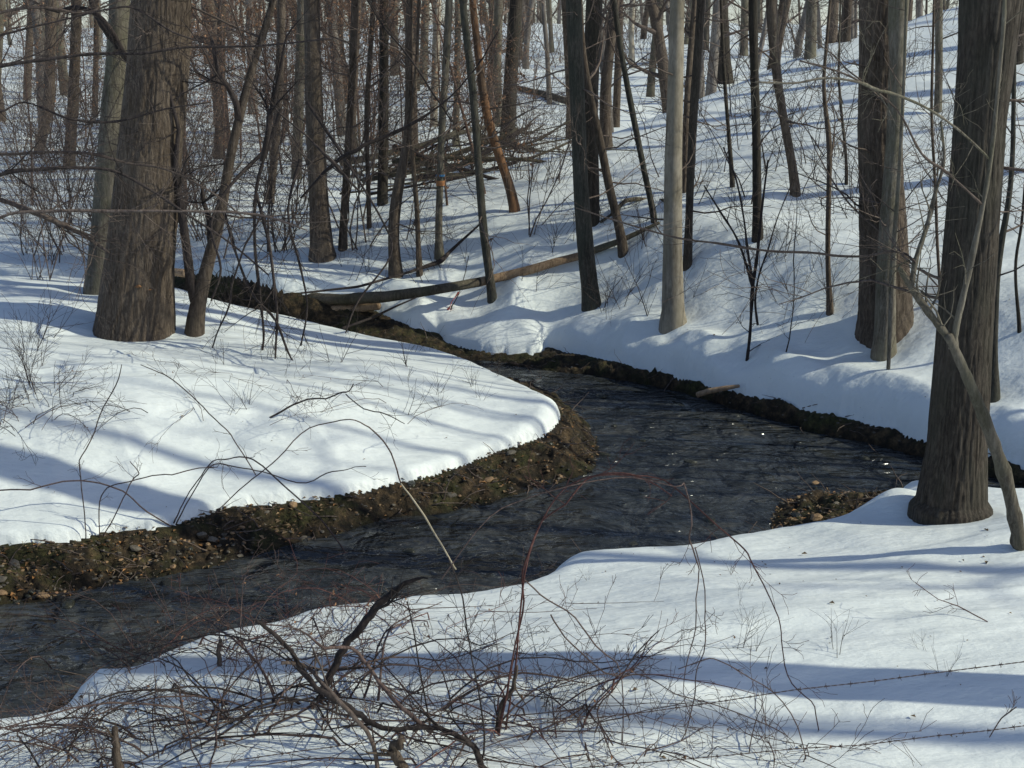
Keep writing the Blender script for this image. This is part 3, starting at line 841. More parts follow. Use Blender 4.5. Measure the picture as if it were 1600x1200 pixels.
for ti, T in enumerate(TREES):
    rng = random.Random(100 + ti)
    base = T['p'].copy()
    P, R = trunk_path(T, base)
    # bury the foot
    P = np.vstack([[P[0] + np.array([0, 0, -0.45])], P]); R = np.concatenate([[R[0] * 1.06], R])
    nvis = len(P)
    P, R = extend(P, R, T['ht'], rng)
    root = thing('tree', T['label'], 'tree', base)
    mb = MB()
    big = T['sides'] >= 60
    vis_h = P[nvis - 1, 2] + 0.6
    rows = 420 if big else (130 if T['sides'] >= 20 else 60)
    if big:
        k = nvis + 0
        bark_tube(mb, P[:k], R[:k], T['sides'] * 2, rows, 300 + ti * 7, 0.035, 0.16)
        mb.tube(P[k - 1:], R[k - 1:], 16)
    else:
        bark_tube(mb, P, R, T['sides'], rows, 300 + ti * 7, 0.04 if T['mat'] != 'bark_pale' else 0.0, 0.22)
    mb.build('trunk', M[T['mat']], root)
    for li, lb in enumerate(T.get('limbs', [])):
        m2 = MB()
        LP = np.array([at_y(u, v, base[1]) - base for (u, v, w) in lb])
        LP[:, 1] += np.linspace(0, 0.35, len(LP)) * (1 if li % 2 else -1)
        LR = np.array([w * .5 * px_size(base) for (u, v, w) in lb])
        m2.tube(LP, LR, 10)
        for q in range(6):
            i = rng.randint(len(LP) // 2, len(LP) - 1)
            grow(m2, LP[i], rvec(rng) + np.array([0, 0, .6]), rng.uniform(.5, 1.2), LR[i] * .45, 1, rng, 4)
        m2.build('limb', M['twig_dark'], root)
    # crown above, a few thin dead branches below
    mc = MB()
    rbase = R[1]
    small = rbase < 0.09
    far_t = base[1] > 45
    nb = 8 if small else 15
    crown_for(mc, P, R, P[-1, 2], rng, low=.22 if small else .3, n=(8 if far_t else nb), L=1.5 if small else 3.6, lev=2, kids=4 if small else 5)
    if not far_t:
        nlow = {True: 10, False: 8}[small]
        for q in range(nlow):
            h = rng.uniform(0.8, min(6.0, P[-1, 2] * .5))
            s = P[:, 2]
            pq = np.array([np.interp(h, s, P[:, 0]), np.interp(h, s, P[:, 1]), h]); rq = float(np.interp(h, s, R))
            a = rng.uniform(0, 6.28)
            d = np.array([math.cos(a), math.sin(a), rng.uniform(-.1, .6)])
            grow(mc, pq + d * rq * .7, d, rng.uniform(.5, 1.9), min(.014, rq * .3), 1 if rng.random() < .4 else 2, rng, 4, up=.02, wob=.2)
    mc.build('crown', M['twig'], root)

# band-casting and slope trees outside the frame
for k, (x, y, r, ht, label) in enumerate(OFF):
    rng = random.Random(900 + k)
    z = ground(x, y)
    root = thing('tree', label, 'tree', (x, y, z), 'trees on the slope outside the right edge')
    P = [np.array([0, 0, -.5])]; d = np.array([rng.uniform(-.04, .04), rng.uniform(-.04, .04), 1.])
    n = 10
    for i in range(n):
        d = nrm(d + .03 * rvec(rng) * np.array([1, 1, 0])); P.append(P[-1] + d * ht / n)
    P = np.array(P); R = r * (1 - .85 * np.linspace(0, 1, n + 1) ** 1.2)
    mb = MB(); mb.tube(P, R, 12); mb.build('trunk', M['bark_brown'], root)
    mc = MB(); crown_for(mc, P, R, ht, rng, low=.34 if r > .09 else .5, n=13 if r > .09 else 7, L=3.4 if r > .09 else 1.6, lev=2, kids=5 if r > .09 else 3); mc.build('crown', M['twig'], root)

# ------------------------------------------------------------------ background forest: copies
protos = []
for k in range(9):
    rng = random.Random(500 + k)
    ht = rng.uniform(15, 21); r = rng.uniform(.10, .21)
    root = thing('tree', 'bare far tree', 'tree', (0, 0, 0))
    P = [np.array([0, 0, -.6])]; d = np.array([rng.uniform(-.06, .06), rng.uniform(-.06, .06), 1.])
    n = 12
    for i in range(n):
        d = nrm(d + .045 * rvec(rng) * np.array([1, 1, 0])); P.append(P[-1] + d * ht / n)
    P = np.array(P); R = r * (1 - .8 * np.linspace(0, 1, n + 1) ** 1.1); R[0] *= 1.25
    mb = MB(); mb.tube(P, R, 9)
    mb.build('trunk', [M['bark_hazed'], M['bark_lichen'], M['bark_brown']][k % 3], root)
    mc = MB(); crown_for(mc, P, R, ht, rng, low=.12, n=16, L=2.6, lev=2, kids=4)
    mc.build('crown', M['twig'], root)
    protos.append(root)
used = [False] * len(protos)
def place_tree(x, y, label, group, scale=None):
    k = RNG.randrange(len(protos))
    z = ground(x, y)
    s = scale or RNG.uniform(.75, 1.25)
    w = s * RNG.uniform(.75, 1.2)
    if not used[k]:
        used[k] = True; o = protos[k]
        o.location = (x, y, z); o.rotation_euler = (0, 0, RNG.uniform(0, 6.28)); o.scale = (w, w, s); o['label'] = label; o['group'] = group
        return o
    return dup(protos[k], (x, y, z), RNG.uniform(0, 6.28), (w, w, s), label, group)
taken = [(T['p'][0], T['p'][1]) for T in TREES]
def scatter_trees(n, ylo, yhi, half, label, group, mind):
    c = 0; tries = 0
    while c < n and tries < n * 30:
        tries += 1
        y = math.sqrt(RNG.uniform(ylo ** 2, yhi ** 2)); x = RNG.uniform(-half, half) * y
        if y < 50 and ridge_r(np.array([x]), np.array([y]))[0] < 2.0 and x > -4: continue
        if any((x - a) ** 2 + (y - b) ** 2 < mind ** 2 for a, b in taken): continue
        taken.append((x, y)); place_tree(x, y, label, group); c += 1
scatter_trees(26, 30, 55, .42, 'bare tree in the brush', 'bare trees in the brush beyond the stream', 2.4)
scatter_trees(95, 55, 110, .42, 'bare distant tree', 'bare trees on the distant hillside', 2.2)
scatter_trees(170, 110, 215, .42, 'bare tree crowding the skyline at the top of the hill', 'bare trees along the skyline', 1.8)

# ------------------------------------------------------------------ shrubs and saplings (copies of a few kinds)
def make_shrub(seed, h, nst, leaves, lev=2, kids=5, mat='twig', spread=.7, leafsize=.06, name='bare_shrub'):
    rng = random.Random(seed)
    mb = MB(); tw = []
    for k in range(nst):
        a = rng.uniform(0, 6.28)
        d = np.array([math.cos(a) * spread * rng.random(), math.sin(a) * spread * rng.random(), 1.])
        grow(mb, np.array([rng.uniform(-.1, .1), rng.uniform(-.1, .1), -.15]), d, h * rng.uniform(.6, 1.1), rng.uniform(.005, .013) * (h / 2.) ** .6, lev, rng, kids, up=-.01, wob=.13, spread=.8, twigs=tw, rmin=.0018)
    root = thing(name, name, 'shrub')
    mb.build('stems', M[mat], root)
    if leaves:
        ml = MB()
        for (p, d) in tw:
            if rng.random() < leaves: leaf_add(ml, p, leafsize, rng)
        ml.build('leaves', M['leaf'], root)
    return root
class Kind:
    def __init__(s, roots): s.r = roots; s.u = [False] * len(roots)
    def put(s, x, y, label, group, sc=1.0, rz=None, z=None):
        k = RNG.randrange(len(s.r)); zz = ground(x, y) if z is None else z
        rz = RNG.uniform(0, 6.28) if rz is None else rz
        if not s.u[k]:
            s.u[k] = True; o = s.r[k]; o.location = (float(x), float(y), float(zz)); o.rotation_euler = (0, 0, rz); o.scale = (sc,) * 3
            o['label'] = label; o['group'] = group; return o
        return dup(s.r[k], (x, y, zz), rz, sc, label, group)
K_brush = Kind([make_shrub(40 + k, 2.6, 5, 0, 2, 5, 'twig') for k in range(4)])
def make_beech(seed, h):
    rng = random.Random(seed); mb = MB(); tw = []
    P, _ = walk((0, 0, -.2), (rng.gauss(0, .08), rng.gauss(0, .08), 1), h, 8, rng, .06); Rr = np.linspace(.03, .006, 9)
    mb.tube(P, Rr, 6)
    for k in range(20):
        t = rng.uniform(1.2, 7.9); i = int(t); q = P[i] * (1 - t + i) + P[i + 1] * (t - i); a = rng.uniform(0, 6.28)
        grow(mb, q, (math.cos(a), math.sin(a), rng.uniform(-.1, .45)), rng.uniform(.7, 1.7) * (1.15 - t / 16), .007, 2, rng, 5, up=.0, wob=.13, spread=.75, twigs=tw, rmin=.0022, ratio=.5)
    root = thing('leafy_sapling', 'leafy sapling', 'sapling')
    mb.build('stems', M['twig_red'], root)
    ml = MB()
    for (p, d) in tw:
        if rng.random() < .6: leaf_add(ml, p, .06, rng)
    ml.build('leaves', M['leaf'], root)
    return root
K_beech = Kind([make_beech(60 + k, 4.2 + k * .5) for k in range(4)])
K_small = Kind([make_shrub(80 + k, .8, 3, 0, 1, 4, 'twig_dark', .6) for k in range(4)])
K_wisp = Kind([make_shrub(95 + k, 1.5, 2, 0, 2, 3, 'twig_dark', .45) for k in range(3)])

def scatter_px(kind, n, box, label, group, smin, smax, ymax=70, yminn=0):
    c = 0; t = 0
    while c < n and t < n * 10:
        t += 1
        u = RNG.uniform(box[0], box[2]); v = RNG.uniform(box[1], box[3])
        p = hit(u, v)
        if p is None or p[1] > ymax or p[1] < yminn: continue
        _, _, ds, _ = terrain(p[0:1], p[1:2])
        if ds[0] < 0.1: continue
        kind.put(p[0], p[1], label, group, RNG.uniform(smin, smax), z=p[2]); c += 1
scatter_px(K_brush, 46, (0, 110, 900, 400), 'tangled bare shrub', 'bare shrubs beyond the stream', .8, 1.7)
scatter_px(K_brush, 30, (0, 330, 480, 440), 'grey twiggy shrub', 'twiggy shrubs behind the massive trunk', .6, 1.1)
scatter_px(K_beech, 44, (230, 130, 790, 330), 'sapling with rust brown leaves', 'saplings with rust brown leaves', .8, 1.4)
scatter_px(K_beech, 7, (0, 160, 230, 330), 'leafy brown sapling', 'leafy saplings at upper left', .7, 1.1)
scatter_px(K_brush, 20, (560, 230, 900, 300), 'bare shrub in the brush pile', 'shrubs in the brush pile', .5, .9)
scatter_px(K_brush, 50, (0, 45, 1340, 110), 'distant bare shrub', 'bare shrubs on the distant hillside', 1.2, 2.6, 230, 60)
scatter_px(K_small, 46, (820, 240, 1340, 500), 'small bare seedling', 'seedlings on the right slope', .6, 1.5)
scatter_px(K_wisp, 34, (1000, 110, 1340, 330), 'wispy bare sapling', 'wispy saplings on the right slope', .8, 1.6)
scatter_px(K_wisp, 10, (1400, 120, 1600, 480), 'wispy bare sapling', 'wispy saplings at far right', .8, 1.4)
scatter_px(K_small, 20, (420, 330, 800, 460), 'small bare seedling', 'seedlings by the upstream bank', .5, 1.2)
scatter_px(K_small, 16, (330, 520, 800, 660), 'small dead stem', 'stems on the left snowbank', .3, .9)
scatter_px(K_small, 14, (0, 520, 90, 640), 'twiggy brush clump', 'brush clumps at the left edge', .6, 1.1)
scatter_px(K_small, 12, (880, 880, 1580, 1100), 'dry weed stem on near snow', 'dry weed stems on the near snow', .2, .45)

# hand-placed stems and vines (photo pixel polylines at a real distance)
def stem(name, label, cat, pts, mat, y=None, grp=None, kids=0, kl=.4, zoff=0, yend=None, seed=0, sides=6, lev=1, partname=None, droop=0.0):
    """pts: (u, v, width px). first point stands on the ground; y is its distance (None = where the pixel meets the ground)"""
    rng = random.Random(7000 + seed + len(pts) * 31)
    u, v, w = pts[0]
    b = hit(u, v) if y is None else at_y(u, v, y)
    yy = np.linspace(b[1], yend if yend else b[1], len(pts))
    Q = np.array([at_y(a, c, yv) for (a, c, ww), yv in zip(pts, yy)])
    W = np.array([(ww if ww > 5 else ww * .6) * .5 * px_size(q) for (a, c, ww), q in zip(pts, Q)])
    # refine with a smooth curve
    n = len(Q); t = np.linspace(0, n - 1, (n - 1) * 4 + 1)
    def cr(A):
        out = []
        for tt in t:
            i = min(int(tt), n - 2); f = tt - i
            p0 = A[max(i - 1, 0)]; p1 = A[i]; p2 = A[i + 1]; p3 = A[min(i + 2, n - 1)]
            out.append(.5 * (2 * p1 + (p2 - p0) * f + (2 * p0 - 5 * p1 + 4 * p2 - p3) * f * f + (3 * p1 - p0 - 3 * p2 + p3) * f ** 3))
        return np.array(out)
    C = cr(Q); CW = np.clip(cr(W), .0012, None)
    rs_ = np.random.RandomState(seed); kn = max(3, len(C) // 3)
    kink = np.stack([np.interp(np.linspace(0, 1, len(C)), np.linspace(0, 1, kn), rs_.randn(kn) * np.r_[0, np.ones(kn - 2), 0]) for _ in range(3)], -1)
    C = C + np.array([.011, .05, .011]) * kink + .25 * CW[:, None] * rs_.randn(*C.shape)
    mb = MB(); mb.tube(C - Q[0], CW, sides)
    for k in range(kids):
        i = rng.randint(2, len(C) - 2)
        d = rvec(rng) + nrm(C[i] - C[i - 1]) * 1.0 + np.array([0, 0, .2 - droop])
        grow(mb, C[i] - Q[0], d, kl * rng.uniform(.4, 1.2), max(.0016, CW[i] * .5), lev, rng, 3, up=0 - droop * .05, wob=.2, rmin=.0014)
    o = mb.build(name, M[mat])
    o.location = [float(c) for c in Q[0]]
    tag(o, label, cat, grp)
    return o

# leaning mossy sapling in front of the big near trunk
yT = hit(1594, 856)[1]
root = thing('leaning_sapling', 'mossy leaning sapling with a long upright shoot crossing the big near trunk', 'tree', hit(1594, 856))
def part_px(name, pts, mat, root, y0, y1=None, kids=0, kl=.5, seed=0, sides=10, lev=1, grain=0.0):
    rng = random.Random(seed + 1)
    n = len(pts); yy = np.linspace(y0, y1 if y1 else y0, n)
    base = np.array(root.location)
    Q = np.array([at_y(a, c, yv) for (a, c, w), yv in zip(pts, yy)]) - base
    W = np.array([w * .5 * px_size(q + base) for (a, c, w), q in zip(pts, Q)])
    t = np.linspace(0, n - 1, (n - 1) * 5 + 1)
    def cr(A):
        out = []
        for tt in t:
            i = min(int(tt), n - 2); f = tt - i
            p0 = A[max(i - 1, 0)]; p1 = A[i]; p2 = A[i + 1]; p3 = A[min(i + 2, n - 1)]
            out.append(.5 * (2 * p1 + (p2 - p0) * f + (2 * p0 - 5 * p1 + 4 * p2 - p3) * f * f + (3 * p1 - p0 - 3 * p2 + p3) * f ** 3))
        return np.array(out)
    C = cr(Q); CW = np.clip(cr(W), .0012, None) * (1 + .10 * np.random.RandomState(seed).randn(len(t)))
    mb = MB(); mb.tube(C, CW, sides)
    for k in range(kids):
        i = rng.randint(2, len(C) - 2)
        grow(mb, C[i], rvec(rng) + nrm(C[i] - C[i - 1]) + np.array([0, 0, .2]), kl * rng.uniform(.4, 1.2), max(.0016, CW[i] * .4), lev, rng, 3, up=0, wob=.2, rmin=.0014)
    return mb.build(name, M[mat], root)
part_px('trunk', [(1597, 872, 27), (1588, 820, 25), (1572, 750, 22), (1548, 680, 20), (1520, 610, 18), (1498, 560, 16), (1482, 525, 15)], 'bark_lichen', root, yT, yT - .25, 0, seed=2)
part_px('limb', [(1490, 545, 14), (1494, 510, 11), (1508, 450, 10), (1530, 350, 8), (1548, 250, 7), (1560, 130, 6), (1568, 40, 6), (1572, -60, 5)], 'bark_lichen', root, yT - .2, yT - .3, 8, .5, seed=3)
part_px('limb', [(1486, 532, 14), (1460, 500, 12), (1438, 470, 12), (1418, 440, 10), (1405, 418, 7)], 'bark_lichen', root, yT - .2, yT - .3, 3, .4, seed=4)
part_px('limb', [(1424, 452, 8), (1430, 410, 9), (1443, 370, 8), (1452, 340, 8), (1462, 300, 6), (1475, 250, 5), (1470, 190, 4)], 'bark_lichen', root, yT - .28, yT - .1, 8, .45, seed=5)
part_px('limb', [(1430, 410, 4), (1415, 397, 4), (1390, 393, 4), (1355, 400, 4), (1310, 400, 4), (1270, 395, 4), (1200, 392, 4), (1120, 380, 4), (1060, 372, 3), (980, 350, 3), (900, 325, 2)], 'twig', root, yT - .28, yT + .6, 10, .5, seed=6, sides=6)
part_px('limb', [(1548, 250, 4), (1500, 205, 4), (1450, 170, 4), (1400, 148, 5), (1370, 140, 5), (1340, 128, 5), (1290, 122, 4), (1240, 130, 4), (1180, 128, 3)], 'bark_lichen', root, yT - .25, yT - 1.0, 14, .5, seed=7, sides=6, lev=2)
part_px('limb', [(1535, 320, 4), (1480, 270, 4), (1440, 240, 4), (1400, 170, 3), (1330, 120, 3), (1250, 95, 3)], 'twig', root, yT - .25, yT - .6, 12, .5, seed=8, sides=6, lev=2)

# dark crooked limbs forking off the second left tree: low bough with dead stub
T2 = TREES[1]['p']
r2 = thing('dead_bough', 'dark forked bough hung up in the tree behind the massive trunk', 'branch', at_y(200, 92, T2[1] - .3))
part_px('stem', [(200, 96, 8), (182, 68, 13), (165, 45, 12), (150, 20, 10), (138, -10, 8)], 'twig_dark', r2, T2[1] - .3, None, 4, .5, 21)
part_px('stem', [(196, 88, 6), (175, 50, 9), (150, 22, 8), (120, 12, 7), (90, 17, 6), (65, 10, 5)], 'twig_dark', r2, T2[1] - .35, T2[1] - .8, 6, .5, 22)

# long boughs reaching in from a tree left of the frame
yb = 11.5
bx = at_y(-330, 300, yb)
zb = ground(bx[0], yb)
r3 = thing('tree', 'tree outside the left edge whose long thin boughs cross the massive trunk', 'tree', (bx[0], yb, zb))
mb = MB(); PP = np.array([(0, 0, -.4), (0, 0, 1), (.05, 0, 4), (-.05, .1, 8), (0, .2, 13)]); mb.tube(PP, [.17, .15, .13, .09, .02], 14); mb.build('trunk', M['bark_brown'], r3)
for k, pts in enumerate([
 [(-330, 190, 9), (-150, 130, 7), (0, 103, 6), (80, 92, 5), (150, 84, 5), (220, 84, 4), (290, 74, 4), (400, 72, 3), (520, 60, 3)],
 [(-330, 260, 8), (-100, 235, 6), (0, 241, 5), (70, 238, 5), (140, 240, 5), (200, 255, 4), (260, 265, 3), (330, 300, 3), (380, 340, 3)],
 [(-330, 330, 9), (-100, 320, 6), (0, 273, 6), (60, 265, 6), (120, 262, 5), (180, 268, 5), (240, 300, 4), (300, 340, 4), (360, 380, 3), (420, 430, 3)],
 [(-330, 230, 9), (-100, 290, 8), (0, 312, 8), (60, 335, 9), (100, 352, 8), (135, 370, 7), (170, 395, 4)],
 [(-330, 210, 7), (-60, 180, 5), (0, 175, 4), (40, 160, 3), (110, 186, 4), (180, 190, 4), (260, 170, 3), (330, 160, 2)],
 [(-330, 420, 8), (-60, 400, 5), (0, 340, 5), (80, 330, 5), (180, 330, 5), (280, 330, 4), (400, 335, 4), (480, 360, 2)],
 [(-330, 40, 8), (-60, 60, 5), (60, 40, 3), (180, 12, 3), (220, 18, 3), (270, 50, 3), (330, 70, 2)],
 [(-330, 140, 8), (-100, 60, 6), (0, 20, 5), (70, 12, 5), (130, 20, 4), (190, 0, 3)],
 ]):
    part_px('limb', pts, 'twig' if k % 2 else 'twig_dark', r3, yb, yb + .3 * math.sin(k * 2.1) + .2, 20, .75, 30 + k, 6, lev=2)

# thin leaning stems in the middle ground
mid = [
 ([(562, 300, 5), (520, 255, 6), (480, 215, 5), (440, 175, 5), (410, 140, 4)], 14, 'thin dark stem leaning left over the stream in front of the stout flared tree'),
 ([(706, 190, 4), (680, 150, 5), (640, 90, 5), (600, 40, 5), (575, 0, 4)], 15, 'thin dark stem leaning left high up by the tape-banded tree'),
 ([(470, 310, 5), (520, 258, 6), (570, 225, 6), (630, 200, 6), (690, 165, 5), (740, 110, 4), (780, 45, 3)], 14.5, 'long grey branch sweeping up right through the middle brush'),
 ([(408, 250, 7), (420, 200, 9), (428, 170, 8), (436, 120, 6), (445, 60, 5), (470, 30, 4)], 14, 'peeling brown stem left of the stout flared tree'),
 ([(331, 545, 4), (345, 510, 4), (360, 470, 5), (368, 430, 5), (384, 380, 5), (408, 340, 5), (420, 290, 4)], None, 'thin stake-like stem stuck in the left snowbank beside the forked tree'),
]
for k, (pts, y, lab) in enumerate(mid):
    if y is None:
        stem('leaning_sapling', lab, 'stem', pts, 'twig_dark', None, None, 8, .5, seed=50 + k)
    else:
        # continue down to the ground below
        b = at_y(pts[0][0], pts[0][1], y); g = ground(b[0], y)
        stem('leaning_sapling', lab, 'stem', pts, 'twig_dark', y, None, 14, .6, seed=50 + k, lev=2)
# drooping branches of the forked tree, over the left snowbank
T3 = TREES[32]['p'] if False else [t for t in TREES if 'small forked' in t['label']][0]['p']
r4 = thing('drooping_branch', 'drooping branch tips dangling above the left snowbank right of the forked tree', 'branch', at_y(395, 300, T3[1] - .6))
for k, pts in enumerate([
 [(440, 170, 8), (415, 240, 7), (400, 300, 6), (398, 380, 5), (405, 450, 5), (412, 520, 4), (410, 560, 4), (422, 600, 3), (424, 640, 3)],
 [(400, 300, 6), (420, 380, 5), (428, 440, 5), (433, 490, 4), (432, 520, 4), (430, 560, 3)],
 [(350, 330, 6), (370, 400, 4), (395, 460, 4), (430, 500, 4), (455, 560, 3), (490, 600, 3), (510, 640, 2)],
 [(470, 250, 6), (450, 330, 4), (470, 420, 4), (480, 480, 3), (470, 540, 3)],
 [(420, 230, 7), (360, 290, 5), (330, 350, 4), (345, 420, 4), (330, 470, 3)],
 [(480, 160, 6), (540, 250, 4), (600, 350, 3), (610, 400, 3), (560, 470, 3), (540, 520, 2)]]):
    part_px('twig', pts, 'twig_dark', r4, T3[1] - .6, T3[1] - 1.0 - .3 * k, 14, .55, 70 + k, 6, lev=2)

# multi-stemmed shrub on the far bank, foreground of right slope
b = hit(1168, 562)
r5 = thing('slender_shrub', 'slender shrub with fanning stems on the far bank right of the pale tree', 'shrub', b)
part_px('stem', [(1167, 564, 6), (1172, 520, 5), (1176, 450, 6), (1183, 400, 5), (1190, 330, 4), (1200, 250, 3)], 'twig_dark', r5, b[1], None, 6, .5, 81, 6)
part_px('stem', [(1176, 452, 4), (1165, 410, 4), (1150, 370, 3), (1125, 330, 3), (1100, 290, 2)], 'twig_dark', r5, b[1], None, 8, .5, 82, 6, lev=2)
part_px('stem', [(1178, 450, 4), (1168, 390, 4), (1162, 340, 3), (1150, 280, 3), (1130, 230, 2)], 'twig_dark', r5, b[1], None, 8, .5, 83, 6, lev=2)
part_px('stem', [(1184, 508, 4), (1180, 470, 4), (1186, 430, 3), (1200, 390, 3), (1215, 340, 2), (1240, 280, 2)], 'twig_dark', r5, b[1], b[1] + .3, 8, .5, 84, 6, lev=2)
stem('sapling', 'thin wavy sapling on the far bank between pale tree and broad trunk', 'sapling', [(1228, 553, 4), (1234, 500, 3), (1240, 440, 3), (1241, 380, 3), (1243, 320, 2), (1240, 250, 2)], 'twig_dark', None, None, 12, .5, seed=88, lev=2)

# ------------------------------------------------------------------ fallen logs
def hy(u, v): return float(hit(u, v)[1])
def log_obj(name, label, segs, cat='log', yadj=None):
    """segs: list of (partname, mat, [(u,v,w,z)]) ; world position from pixel and height z above ground level"""
    root = None
    for (pn, mt, pts) in segs:
        Q = []; W = []
        for (u, v, w, zz) in pts:
            if isinstance(zz, tuple): q = at_y(u, v, zz[0])
            else: q = at_z(u, v, zz)
            Q.append(q); W.append(w * .5 * px_size(q))
        Q = np.array(Q); W = np.array(W)
        if root is None: root = thing(name, label, cat, Q[0])
        mb = MB(); bark_tube_dir(mb, Q - np.array(root.location), W, 20, 90, hash(pn) % 50 + len(pts))
        mb.build(pn, M[mt], root)
    return root
def bark_tube_dir(mb, P, R, sides, rows, seed):
    s = np.concatenate([[0], np.cumsum(np.linalg.norm(np.diff(P, axis=0), axis=1))])
    t = np.linspace(0, s[-1], rows)
    C = np.stack([np.interp(t, s, P[:, k]) for k in range(3)], -1)
    for _ in range(4): C[1:-1] = (C[:-2] + 2 * C[1:-1] + C[2:]) / 4
    RR = np.interp(t, s, R) * (1 + .05 * fbm(t * 5, t * 0, 3, seed))
    mb.tube(C, RR, sides)
LOGY = [(470, 21.6), (768, 20.2)]
_lu = [(408, 478), (600, 476), (700, 458), (769, 447), (840, 428), (905, 408), (960, 386), (1030, 352)]
_ld = []
for (a, b_) in _lu: _ld.append(hit(a, b_)[1] - .05)
_ld[0] = 22.4; _ld[1] = 21.4; _ld[2] = min(_ld[2], 21.2)
for i in range(3, len(_ld)): _ld[i] = min(_ld[i], _ld[i - 1] + 1.6)
print('log', _ld)
def ly(u):
    return np.interp(u, [a for a, b_ in _lu], _ld)
def ly_old(u):                       # the log's own line in plan, straight, rising towards the slope
    return np.interp(u, [400, 640, 770, 900, 960, 1030], [22.3, 21.2, 20.9, 21.9, 22.7, 24.0])
log_obj('fallen_log', 'long fallen log bridging the stream from left bank up the right slope', [
  ('dark_end', 'log', [(u, v, w, (float(ly(u)),)) for u, v, w in [(408, 467, 17), (470, 466, 18), (540, 467, 19), (600, 464, 18), (660, 456, 16), (720, 446, 15), (752, 440, 15)]]),
  ('bare_section', 'bare_wood', [(u, v, w, (float(ly(u)),)) for u, v, w in [(748, 441, 14), (790, 431, 14), (830, 421, 14), (870, 409, 13), (905, 400, 12)]]),
  ('dark_top', 'log', [(u, v, w, (float(ly(u)),)) for u, v, w in [(902, 401, 11), (940, 387, 11), (970, 376, 9), (1000, 362, 7), (1030, 348, 5)]]),
])
lg = [o for o in bpy.data.objects if o.get('label', '').startswith('long fallen log')][0]
mb = MB(); lb = np.array(lg.location)
P = np.array([at_y(u, v - w * .42, float(ly(u))) for u, v, w in [(404, 467, 17), (450, 466, 18), (500, 466.5, 18), (540, 467, 19), (575, 466, 18), (600, 464, 18)]]) - lb
mb.tube(P, [.01, .045, .03, .05, .03, .008], 10)
V = mb.V[0].reshape(-1, 3); zc = np.interp(V[:, 0], P[:, 0], P[:, 2]); V[:, 2] = zc + (V[:, 2] - zc) * .55
mb.build('snow_cap', M['snow'], lg)
log_obj('broken_log', 'short orange-brown broken log lying under the long fallen log', [
  ('log_body', 'bare_wood', [(482, 482, 13, (21.9,)), (520, 484, 14, (21.8,)), (560, 482, 14, (21.7,)), (592, 477, 14, (21.6,))])])
log_obj('cut_log', 'pale orange log end showing between massive trunk and forked tree', [
  ('log_body', 'bare_wood', [(262, 424, 12, .95), (290, 427, 13, .95)])])
log_obj('fallen_log', 'dark fallen trunk lying on the far snow behind the centre trunks', [
  ('log_body', 'log', [(810, 138, 8, (hy(810, 142),)), (850, 147, 10, (hy(850, 152),)), (892, 160, 11, (hy(892, 165),))])])
log_obj('fallen_branch', 'arched fallen branch on the slope between centre trunks and pale tree', [
  ('stem', 'log', [(u, v, w, (float(y),)) for u, v, w, y in [(938, 347, 4, hy(938, 348)), (955, 336, 5, hy(938, 348) + .1), (968, 322, 6, hy(938, 348) + .2), (978, 313, 7, hy(938, 348) + .25), (995, 311, 7, hy(938, 348) + .35), (1020, 313, 6, hy(938, 348) + .5), (1045, 313, 5, hy(1045, 320))]])], 'branch')
log_obj('fallen_branch', 'dead branch jutting from the dark bank below the far snow', [
  ('stem', 'bare_wood', [(1090, 617, 9, .12), (1108, 611, 9, .2), (1130, 607, 8, .25), (1155, 603, 5, .3)])], 'branch')
log_obj('fallen_branch', 'thin branch lying on snow at the foot of the tape-banded tree', [
  ('stem', 'twig_dark', [(u, v, w, (float(y),)) for u, v, w, y in [(470, 458, 3, 21.2), (560, 448, 4, 21.4), (640, 425, 4, hy(640, 430) - .1), (690, 408, 8, hy(690, 412)), (703, 393, 5, hy(690, 412) + .3), (750, 350, 3, hy(750, 372) - .1)]])], 'branch')
log_obj('fallen_branch', 'dark branch lying over the upstream water below the broken log', [
  ('stem', 'twig_dark', [(535, 513, 4, .7), (580, 497, 4, .7), (620, 478, 3, .9), (650, 465, 2, 1.0)])], 'branch')

# brush pile beyond the crest
rng = random.Random(77)
pile = thing('brush_pile', 'heap of dark dead branches along the crest left of the centre trunks', 'brush pile', hit(760, 262))
base = np.array(pile.location)
for k in range(40):
    u = rng.uniform(600, 905); v = 296 - (u - 600) * .19 + rng.gauss(0, 12)
    p = hit(u, min(v, 300))
    if p is None or p[1] > 45: continue
    p = p + np.array([0, 0, rng.uniform(0, .5)])
    a = rng.gauss(.25, .45)
    d = np.array([math.cos(a), math.sin(a) * rng.uniform(-1, 1), rng.gauss(.12, .2)])
    L = rng.uniform(1.2, 4.2); P, _ = walk(p - base - d * L / 2, d, L, 6, rng, .06)
    r = rng.choice([.015, .02, .03, .05, .09])
    mb = MB(); mb.tube(P, np.linspace(r, r * .5, 7), 7)
    for q in range(4):
        i = rng.randint(1, 5); grow(mb, P[i], d + .8 * rvec(rng), rng.uniform(.5, 1.3), r * .4, 1, rng, 3)
    mb.build('branch', M['log' if rng.random() < .5 else 'twig_dark'], pile)

